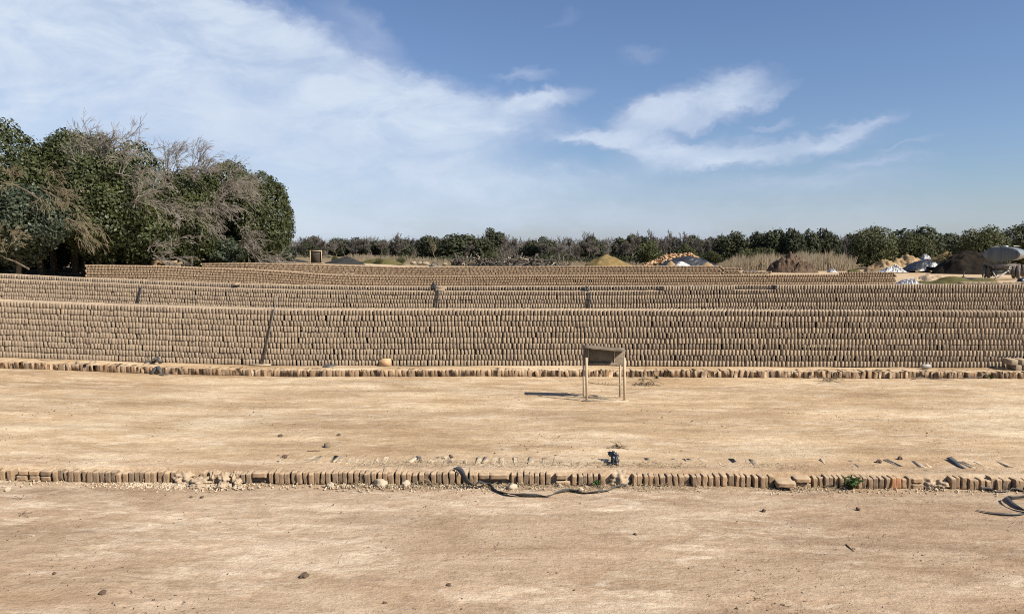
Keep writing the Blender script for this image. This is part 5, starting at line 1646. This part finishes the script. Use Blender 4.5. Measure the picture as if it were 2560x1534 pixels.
# ------------------------------------------------------------------ mounds
def mound(name, px0, px1, ptop, pbase, Y, mat, label, seed, depth=None, peak=0.5, rough=0.14, sub=48, pw=1.25, cat='mound', freq=1.2):
    a, b, t = at_depth(px0, pbase, Y), at_depth(px1, pbase, Y), at_depth((px0 + px1) / 2, ptop, Y)
    cx, w = (a.x + b.x) / 2, (b.x - a.x) / 2
    gz = H(cx, Y) - 0.05
    h = t.z - gz
    d = depth or w * 0.8
    n = sub
    V = []
    for j in range(n + 1):
        for i in range(n + 1):
            u, v = i / n * 2 - 1, j / n * 2 - 1
            uu = u - (peak * 2 - 1) * (1 - abs(u))
            r = math.sqrt(uu * uu + v * v)
            r = r * (1 + 0.2 * mnoise.noise(Vector((u * 1.7, v * 1.7, seed))))
            q = max(0.0, 1 - r)
            z = h * (1 - (1 - q) ** pw) if pw > 1 else h * q ** (1 / max(pw, .3))
            nz = mnoise.fractal(Vector((u * w * freq, v * d * freq, seed)), 0.7, 2.1, 5)
            z += rough * h * nz * smooth(0, 0.25, q)
            V.append((u * w, v * d, z - 0.06 * (1 - smooth(0, 0.1, q))))
    i = (np.arange(n)[:, None] * (n + 1) + np.arange(n)[None, :]).ravel()
    Fq = np.stack([i, i + 1, i + n + 2, i + n + 1], 1)
    o = mk(name, V, Fq, M[mat], None, True)
    o.location = (cx, Y, gz + 0.02)
    tag(o, label, cat)
    return o
mound('sawdust_mound', 1448, 1596, 637, 666, 84, 'sand', 'ochre yellow mound between the log pile and the firewood heap', 1.0, peak=0.46, rough=0.08)
mound('soil_mound', 1915, 2040, 636, 677, 76, 'soil', 'rugged dark brown soil mound in front of the reeds', 2.0, peak=0.45, rough=0.34, freq=1.3, sub=70)
mound('charcoal_heap', 800, 914, 641, 664, 72, 'charcoal', 'smooth black charcoal heap right of the far moulding table', 3.0, peak=0.6, rough=0.04)
mound('charcoal_heap', 705, 772, 648, 664, 74, 'charcoal', 'low black charcoal heap left of the far moulding table', 3.5, rough=0.05)
mound('earth_bank', 885, 1010, 646, 666, 82, 'grass', 'low grassy earth bank right of the charcoal heap', 4.0, rough=0.2)
mound('sand_mound', 2180, 2330, 640, 680, 83, 'sand_pale', 'pale orange sand mound partly under the black sheet', 5.0, peak=0.62, rough=0.34, freq=0.9)
mound('sand_mound', 2160, 2280, 650, 682, 81, 'sand_pale', 'lumpy low sand mound behind the shiny white sheet', 5.6, peak=0.4, rough=0.3, freq=1.2)
mound('sand_mound', 2290, 2420, 629, 680, 88, 'sand', 'olive brown mound behind the black sheet and sand', 6.0, peak=0.6, rough=0.12)
mound('black_soil_mound', 2326, 2530, 629, 683, 74, 'soil_dark', 'tall black soil mound left of the steel tank', 7.0, peak=0.5, rough=0.14, pw=1.9)
mound('earth_bank', 2086, 2200, 672, 692, 56, 'grass', 'low mossy bank behind the extra course of the third stack', 8.0, peak=0.4, rough=0.2)
mound('earth_bank', 2230, 2560, 692, 708, 45, 'grass', 'long low grassy bank in front of the tank', 9.0, depth=1.6, rough=0.25, freq=0.8)
mound('earth_bank', 2235, 2420, 689, 702, 50, 'mud', 'crumbly bare earth rim behind the crumpled white sheet', 10.0, depth=1.2, rough=0.4, freq=1.6)
mound('sawdust_mound', 1735, 1802, 655, 670, 78, 'sand_pale', 'small pale yellow mound at the right end of the black tarp', 11.0, rough=0.05)
mound('sawdust_mound', 1652, 1702, 652, 670, 78.6, 'sand_pale', 'small orange mound under the left of the black tarp', 12.0, rough=0.05)

# tarps: wrinkled sheets lying over mounds
def sheet(px0, px1, ptop, pbase, Y, mat, label, seed, depth=2.0, peak=0.5, wr=0.10, cat='plastic sheet', name='plastic_sheet'):
    a, b, t = at_depth(px0, pbase, Y), at_depth(px1, pbase, Y), at_depth((px0 + px1) / 2, ptop, Y)
    cx, w = (a.x + b.x) / 2, (b.x - a.x) / 2
    gz = a.z
    h = t.z - gz
    nx, ny = 60, 34
    V = []
    for j in range(ny + 1):
        for i in range(nx + 1):
            u, v = i / nx * 2 - 1, j / ny * 2 - 1
            uu = u - (peak * 2 - 1) * (1 - abs(u))
            prof = max(0, 1 - abs(uu) ** 1.9) * max(0, 1 - abs(v) ** 2.2)
            edge = 1 + 0.12 * mnoise.noise(Vector((u * 3, v * 3, seed)))
            fold = mnoise.noise(Vector((u * 5 + v * 2.5, v * 1.5, seed))) + 0.6 * mnoise.noise(Vector((u * 11 - v * 6, v * 4, seed + 3)))
            z = h * prof + wr * fold * (0.3 + prof)
            V.append((u * w * edge, v * depth * edge, max(0.03, z) + 0.02))
    i = (np.arange(ny)[:, None] * (nx + 1) + np.arange(nx)[None, :]).ravel()
    n1 = nx + 1
    Fq = np.stack([i, i + 1, i + n1 + 1, i + n1], 1)
    m = len(V)
    V2 = V + [(x, y, z - 0.012) for x, y, z in V]
    F2 = np.concatenate([Fq, Fq[:, ::-1] + m])
    o = mk(name, V2, F2, M[mat], None, True)
    o.location = (cx, Y, gz)
    tag(o, label, cat)
sheet(1640, 1798, 641, 671, 80.5, 'black_plastic', 'black tarp spread over the front of the firewood heap', 1.0, 1.3, 0.52, 0.13)
sheet(1683, 1732, 654, 670, 77.8, 'white_plastic', 'white plastic sheet under the edge of the black tarp', 2.0, 0.8, 0.35, 0.06)
sheet(2258, 2376, 650, 677, 79, 'black_plastic', 'shiny black plastic sheet over the pale orange sand mound', 3.0, 1.4, 0.4, 0.16)
sheet(2196, 2262, 668, 681, 78.2, 'white_plastic', 'glossy white sheet bunched left of the shiny black one', 4.0, 0.9, 0.6, 0.34)
sheet(2236, 2302, 701, 716, 40, 'white_plastic', 'crumpled bright white sheet just past the third stack end', 5.0, 0.7, 0.55, 0.22)
sheet(2070, 2090, 672, 682, 60, 'white_plastic', 'small white plastic scrap by the low mossy bank', 6.0, 0.4, 0.5, 0.08)
sheet(2304, 2326, 636, 648, 86.0, 'white_plastic', 'white sheet scrap high on the olive brown mound', 7.0, 0.5, 0.4, 0.12)
sheet(2322, 2346, 656, 668, 77.6, 'white_plastic', 'white flap on the right of the shiny black sheet', 8.0, 0.3, 0.5, 0.05)

# ------------------------------------------------------------------ logs and firewood: one object each
def log_mesh(L, r, seed, mat, bend=0.1):
    rr = random.Random(seed)
    b = MB()
    pts = [(L * (t - 0.5), bend * math.sin(t * 3) * rr.uniform(-1, 1), bend * math.sin(t * 2.6) * rr.uniform(-1, 1)) for t in (0, 0.3, 0.65, 1)]
    b.tube(pts, [r, r * 0.92, r * 0.85, r * 0.7], 7)
    o = b.build('log', M[mat], None, True); C.objects.unlink(o)
    return o.data
LG = [log_mesh(1.5 + 0.25 * k, 0.085 + 0.012 * (k % 4), k, 'log_grey', 0.12 + 0.05 * (k % 3)) for k in range(7)]
LGP = [log_mesh(1.0, 0.1, 40, 'log_pale', 0.05), log_mesh(1.4, 0.07, 41, 'log_pale', 0.15)]
def pile_h(px):
    return max(0.12, interp([(1120, 0.1), (1150, 0.7), (1175, 1.2), (1205, 1.15), (1220, 0.55), (1240, 0.5), (1265, 0.9), (1290, 1.1), (1330, 0.95), (1345, 0.65), (1365, 1.0), (1378, 0.8), (1390, 0.35), (1420, 0.15)], px))
for k in range(230):
    px = R.uniform(1128, 1412)
    Y = 88 + R.uniform(-1.4, 1.4)
    x = at_depth(px, 650, Y).x
    z = H(x, Y) + 0.06 + pile_h(px) * math.sqrt(R.random()) * (1 - abs(Y - 88) / 3)
    pale = R.random() < 0.12
    o = bpy.data.objects.new('log', R.choice(LGP if pale else LG))
    o.location = (x, Y, z); o.rotation_euler = (R.uniform(0, 6.28), R.gauss(0, 0.6), R.uniform(0, 3.14)); s = R.uniform(0.4, 0.95); o.scale = (s, s, s)
    C.objects.link(o)
    tag(o, 'pale stripped log among the grey ones in the long log pile' if pale else 'grey weathered log in the long log pile beyond the brick stacks', 'log', 'logs of the long pile')
def chunk_mesh(seed, mat):
    rr = random.Random(seed)
    b = MB()
    L, r = rr.uniform(0.34, 0.5), rr.uniform(0.09, 0.14)
    n = 5
    V = []
    for s in (-1, 1):
        for k in range(n):
            a = 2 * math.pi * k / n * (0.6 if seed % 2 else 1)
            V.append((s * L / 2, r * math.cos(a), r * math.sin(a)))
    b.add(V, [tuple(range(n))[::-1], tuple(range(n, 2 * n))] + [(k, (k + 1) % n, (k + 1) % n + n, k + n) for k in range(n)])
    o = b.build('firewood_piece', M[mat], None); C.objects.unlink(o)
    return o.data
FW = [chunk_mesh(k, 'firewood') for k in range(5)]; FWP = [chunk_mesh(20 + k, 'firewood_pale') for k in range(3)]; FWD = [chunk_mesh(30, 'bark')]
def fire_h(px): return interp([(1600, 0.15), (1625, 0.75), (1645, 1.0), (1665, 1.5), (1685, 1.72), (1700, 1.62), (1716, 1.85), (1725, 1.82), (1745, 1.25), (1765, 0.55), (1780, 0.1)], px)
for k in range(296):
    px = R.uniform(1602, 1778)
    Y = 85 + R.uniform(-2.6, 1.4)
    x = at_depth(px, 650, Y).x
    top = fire_h(px) * (1 - max(0, 84.6 - Y) / 2.6 * 0.75)
    z = H(x, Y) + 0.05 + top * (1 - 0.25 * R.random() ** 2)
    q = R.random()
    o = bpy.data.objects.new('firewood_piece', R.choice(FW if q < 0.55 else FWP if q < 0.85 else FWD))
    o.location = (x, Y, z); o.rotation_euler = (R.uniform(0, 6.28), R.gauss(0, 0.5), R.uniform(0, 6.28)); s = R.uniform(0.75, 1.2); o.scale = (s, s, s)
    C.objects.link(o)
    tag(o, 'dark barked firewood piece in the orange firewood heap' if q >= 0.85 else 'split orange firewood piece in the heap behind the black tarp', 'firewood', 'split pieces of the firewood heap')
mound('firewood_core', 1606, 1772, 636, 668, 85.2, 'firewood', 'packed inner body of the orange firewood heap', 14.0, depth=2.0, peak=0.52, rough=0.2, freq=2.5, cat='firewood')
mound('log_debris', 1130, 1412, 656, 668, 88.3, 'log_grey', 'bark and broken wood bed under the long log pile', 15.0, depth=1.4, rough=0.5, freq=2.0, cat='wood debris')

# tyres and bits on the open dirt
def torus(c, R0, r0, rot, name, label, mat='tyre', cat='tyre'):
    V, Fc = [], []
    n, m = 20, 8
    for i in range(n):
        a = 2 * math.pi * i / n
        for j in range(m):
            b_ = 2 * math.pi * j / m
            q = Vector(((R0 + r0 * math.cos(b_)) * math.cos(a), (R0 + r0 * math.cos(b_)) * math.sin(a), r0 * 1.3 * math.sin(b_)))
            V.append(rot @ q)
    for i in range(n):
        for j in range(m):
            Fc.append((i * m + j, ((i + 1) % n) * m + j, ((i + 1) % n) * m + (j + 1) % m, i * m + (j + 1) % m))
    o = mk(name, V, np.array(Fc), M[mat], None, True)
    o.location = c
    tag(o, label, cat)
fl = Matrix.Rotation(0.12, 3, 'X')
for (px, py, Y, l) in ((1837, 667, 72, 'dark old tyre just past the end of the fourth stack'), (1870, 673, 70, 'old tyre left of the soil mound, left of a pair'), (1884, 673, 71, 'old tyre left of the soil mound, right of a pair'), (1903, 674.5, 69, 'small dark tyre closest to the soil mound')):
    p = at_depth(px, py, Y); z = H(p.x, Y)
    torus((p.x, Y, z + 0.16), 0.34 if 'small' not in l else 0.15, 0.14 if 'small' not in l else 0.09, fl if 'end' not in l else Matrix.Rotation(0.35, 3, 'Y'), 'old_tyre', l)
p = at_depth(1084, 664, 75); z = H(p.x, 75)
root = empty('water_trough', (p.x, 75, z)); tag(root, 'small blue-grey trough with a dark hoop left of the log pile', 'trough')
b = MB(); b.box((0, 0, 0.12), (0.85, 0.4, 0.24), taper=1.12); b.build('trough_body', M['tank_end'], root)
b = MB(); b.tube([(0.30 * math.cos(t) + 0.1, 0, 0.24 + 0.3 * math.sin(t)) for t in np.linspace(0, math.pi, 9)], 0.06, 7); b.build('hoop', M['tyre'], root, True)
for i, (px, l) in enumerate(((1033, 'pale broken block left of the trough'), (1063, 'long pale block beside the trough'), (1112, 'pale block between trough and log pile'), (1050, 'small block nearest the trough'))):
    Y = 84; p = at_depth(px, 660, Y); c = Vector((p.x, Y, H(p.x, Y) + 0.16))
    b = MB(); b.blob(c, (0.3 if 'long' not in l else 0.55, 0.25, 0.2), 2, 0.5, 1.5, i + 3)
    tag(b.build('stone_block', M['rubble'], None, False, loc=c), l, 'block', 'pale blocks left of the log pile')
# iron post on the bank, stick
p = at_depth(2409, 692, 48); root = empty('iron_post', (p.x, 48, H(p.x, 48))); tag(root, 'short dark iron post with a flat top on the grassy bank', 'post')
hp = at_depth(2409, 679, 48).z - H(p.x, 48)
b = MB(); b.tube([(0, 0, -0.1), (0, 0, hp)], 0.03, 8); b.build('shaft', M['dark_hole'], root)
b = MB(); b.box((0, 0, hp), (0.14, 0.1, 0.05)); b.blob((0, 0, hp * 0.58), (0.14, 0.12, 0.09), 2, 0.3, 2, 1); b.build('post_top', M['dark_hole'], root)
a_, b__ = at_depth(2455, 704, 44), at_depth(2460, 685, 44)
wire('stick', [Vector(a_), (Vector(a_) + Vector(b__)) / 2 + Vector((0.02, 0, 0)), Vector(b__)], 0.022, 'upright leaning stick on the grassy bank left of the tank wheels', 'stick', 'wood')

# ------------------------------------------------------------------ tank trailer
def tank_trailer():
    Y = 58.0
    p = at_depth(2503, 640, Y)
    gz = at_depth(2503, 695.5, Y).z
    ang = math.radians(40)
    root = empty('tank_trailer', (p.x, Y, gz), -ang)      # local +Y runs along the tank
    tag(root, 'oval grey steel water tank on a wheeled trailer with a drawbar', 'trailer')
    zc = p.z - gz + 0.05
    zc = at_depth(2503, 635.5, Y).z - gz
    a, h, L = 1.24, 0.56, 4.6
    n = 40
    def ring(y, k): return [(a * k * math.cos(2 * math.pi * i / n), y, zc + h * k * math.sin(2 * math.pi * i / n)) for i in range(n)]
    b = MB()
    rs = [ring(0, 1.0), ring(0.9, 1.0), ring(0.93, 1.012), ring(0.99, 1.012), ring(1.02, 1.0), ring(2.6, 1.0), ring(2.63, 1.012), ring(2.69, 1.012), ring(2.72, 1.0), ring(L, 1.0), ring(L + 0.1, 0.9), ring(L + 0.15, 0.5), ring(L + 0.16, 0.02)]
    V = [v for r_ in rs for v in r_]
    Fc = []
    for k in range(len(rs) - 1):
        for i in range(n):
            j = (i + 1) % n
            Fc.append((k * n + i, k * n + j, (k + 1) * n + j, (k + 1) * n + i))
    b.add(V, Fc); b.build('tank_shell', M['tank'], root, True)
    b = MB()
    rs = [ring(0.0, 1.015), ring(-0.03, 1.015), ring(-0.045, 0.985), ring(-0.06, 0.9), ring(-0.085, 0.5), ring(-0.09, 0.02)]
    V = [v for r_ in rs for v in r_]; Fc = []
    for k in range(len(rs) - 1):
        for i in range(n):
            j = (i + 1) % n
            Fc.append((k * n + j, k * n + i, (k + 1) * n + i, (k + 1) * n + j))
    b.add(V, Fc); b.build('tank_end', M['tank_end'], root, True)
    b = MB(); b.tube([(0.1, 1.0, zc + h - 0.02), (0.1, 1.0, zc + h + 0.10), (0.1, 1.0, zc + h + 0.13)], [0.24, 0.24, 0.1], 16); b.build('hatch', M['tank'], root)
    b = MB(); b.tube([(-0.25, 0.15, zc + h - 0.05), (-0.27, 0.15, zc + h + 0.34)], 0.022, 6); b.build('vent_pipe', M['steel'], root)
    b = MB(); b.tube([(-0.75, 0.4, zc + h * 0.78), (-0.75, 0.4, zc + h + 0.02), (-0.30, 0.4, zc + h + 0.06)], 0.03, 6)
    b.tube([(0.75, 0.6, zc + h * 0.75), (0.72, 0.6, zc + h + 0.10), (0.95, 1.8, zc + h + 0.06)], 0.03, 6); b.build('top_rail', M['steel_pale'], root)
    b = MB()
    for s in (-0.5, 0.5):
        b.box((s, L / 2, 0.86), (0.12, L, 0.16))
    for y in (0.02, 1.3, 2.6, 3.9):
        b.box((0, y, 1.0), (1.7, 0.1, 0.13)); b.box((0, y + 0.05, 1.10), (1.1, 0.08, 0.10))
    b.box((0, 0.5, 0.56), (1.9, 0.14, 0.14)); b.box((0, 3.9, 0.56), (1.9, 0.14, 0.14))
    b.build('chassis', M['steel'], root)
    b = MB()
    for s in (-1, 1):
        b.tube([(s * 0.55, 0.1, 0.62), (0.05 * s - 0.1, -1.15, 0.08)], 0.045, 8)
    b.tube([(-0.45, -0.12, 0.55), (0.42, -0.12, 0.55)], 0.03, 6); b.tube([(-0.33, -0.5, 0.38), (0.2, -0.5, 0.38)], 0.025, 6)
    b.tube([(-0.1, -1.15, 0.08), (-0.1, -1.32, 0.05)], 0.06, 8)
    b.build('drawbar', M['steel_pale'], root)
    b = MB(); b.tube([(0.62, -0.1, 0.95), (0.55, -0.12, 0.75), (0.62, -0.12, 0.6), (0.6, -0.12, 0.4)], 0.035, 7); b.box((0.58, -0.14, 0.72), (0.22, 0.1, 0.06)); b.build('valve', M['steel_pale'], root)
    def wheel(x, y, R0=0.52, w=0.26):
        b = MB()
        prof = [(-w / 2, 0.28), (-w / 2, 0.42), (-w * 0.42, R0 - 0.03), (-w * 0.25, R0), (w * 0.25, R0), (w * 0.42, R0 - 0.03), (w / 2, 0.42), (w / 2, 0.28)]
        m = 28
        V = [(x + px_, y + r_ * math.cos(2 * math.pi * i / m), R0 + r_ * math.sin(2 * math.pi * i / m)) for px_, r_ in prof for i in range(m)]
        Fc = [(k * m + i, k * m + (i + 1) % m, (k + 1) * m + (i + 1) % m, (k + 1) * m + i) for k in range(len(prof) - 1) for i in range(m)]
        b.add(V, Fc)
        ty = b.build('wheel', M['tyre'], root, True)
        b = MB(); b.tube([(x - w * 0.36, y, R0), (x - w * 0.2, y, R0), (x + w * 0.2, y, R0), (x + w * 0.36, y, R0)], [0.30, 0.24, 0.24, 0.30], 24); b.build('rim', M['rim'], ty, True)
        b = MB(); b.tube([(x - w * 0.4, y, R0), (x + w * 0.4, y, R0)], 0.09, 12); b.build('hub', M['steel'], ty, True)
    for y in (0.5, 3.9):
        for s in (-1, 1):
            wheel(s * 0.83, y); wheel(s * 1.12, y)
    b = MB(); b.box((-0.95, 0.45, 1.16), (0.65, 0.9, 0.07)); b.build('mudguard', M['steel'], root)
tank_trailer()
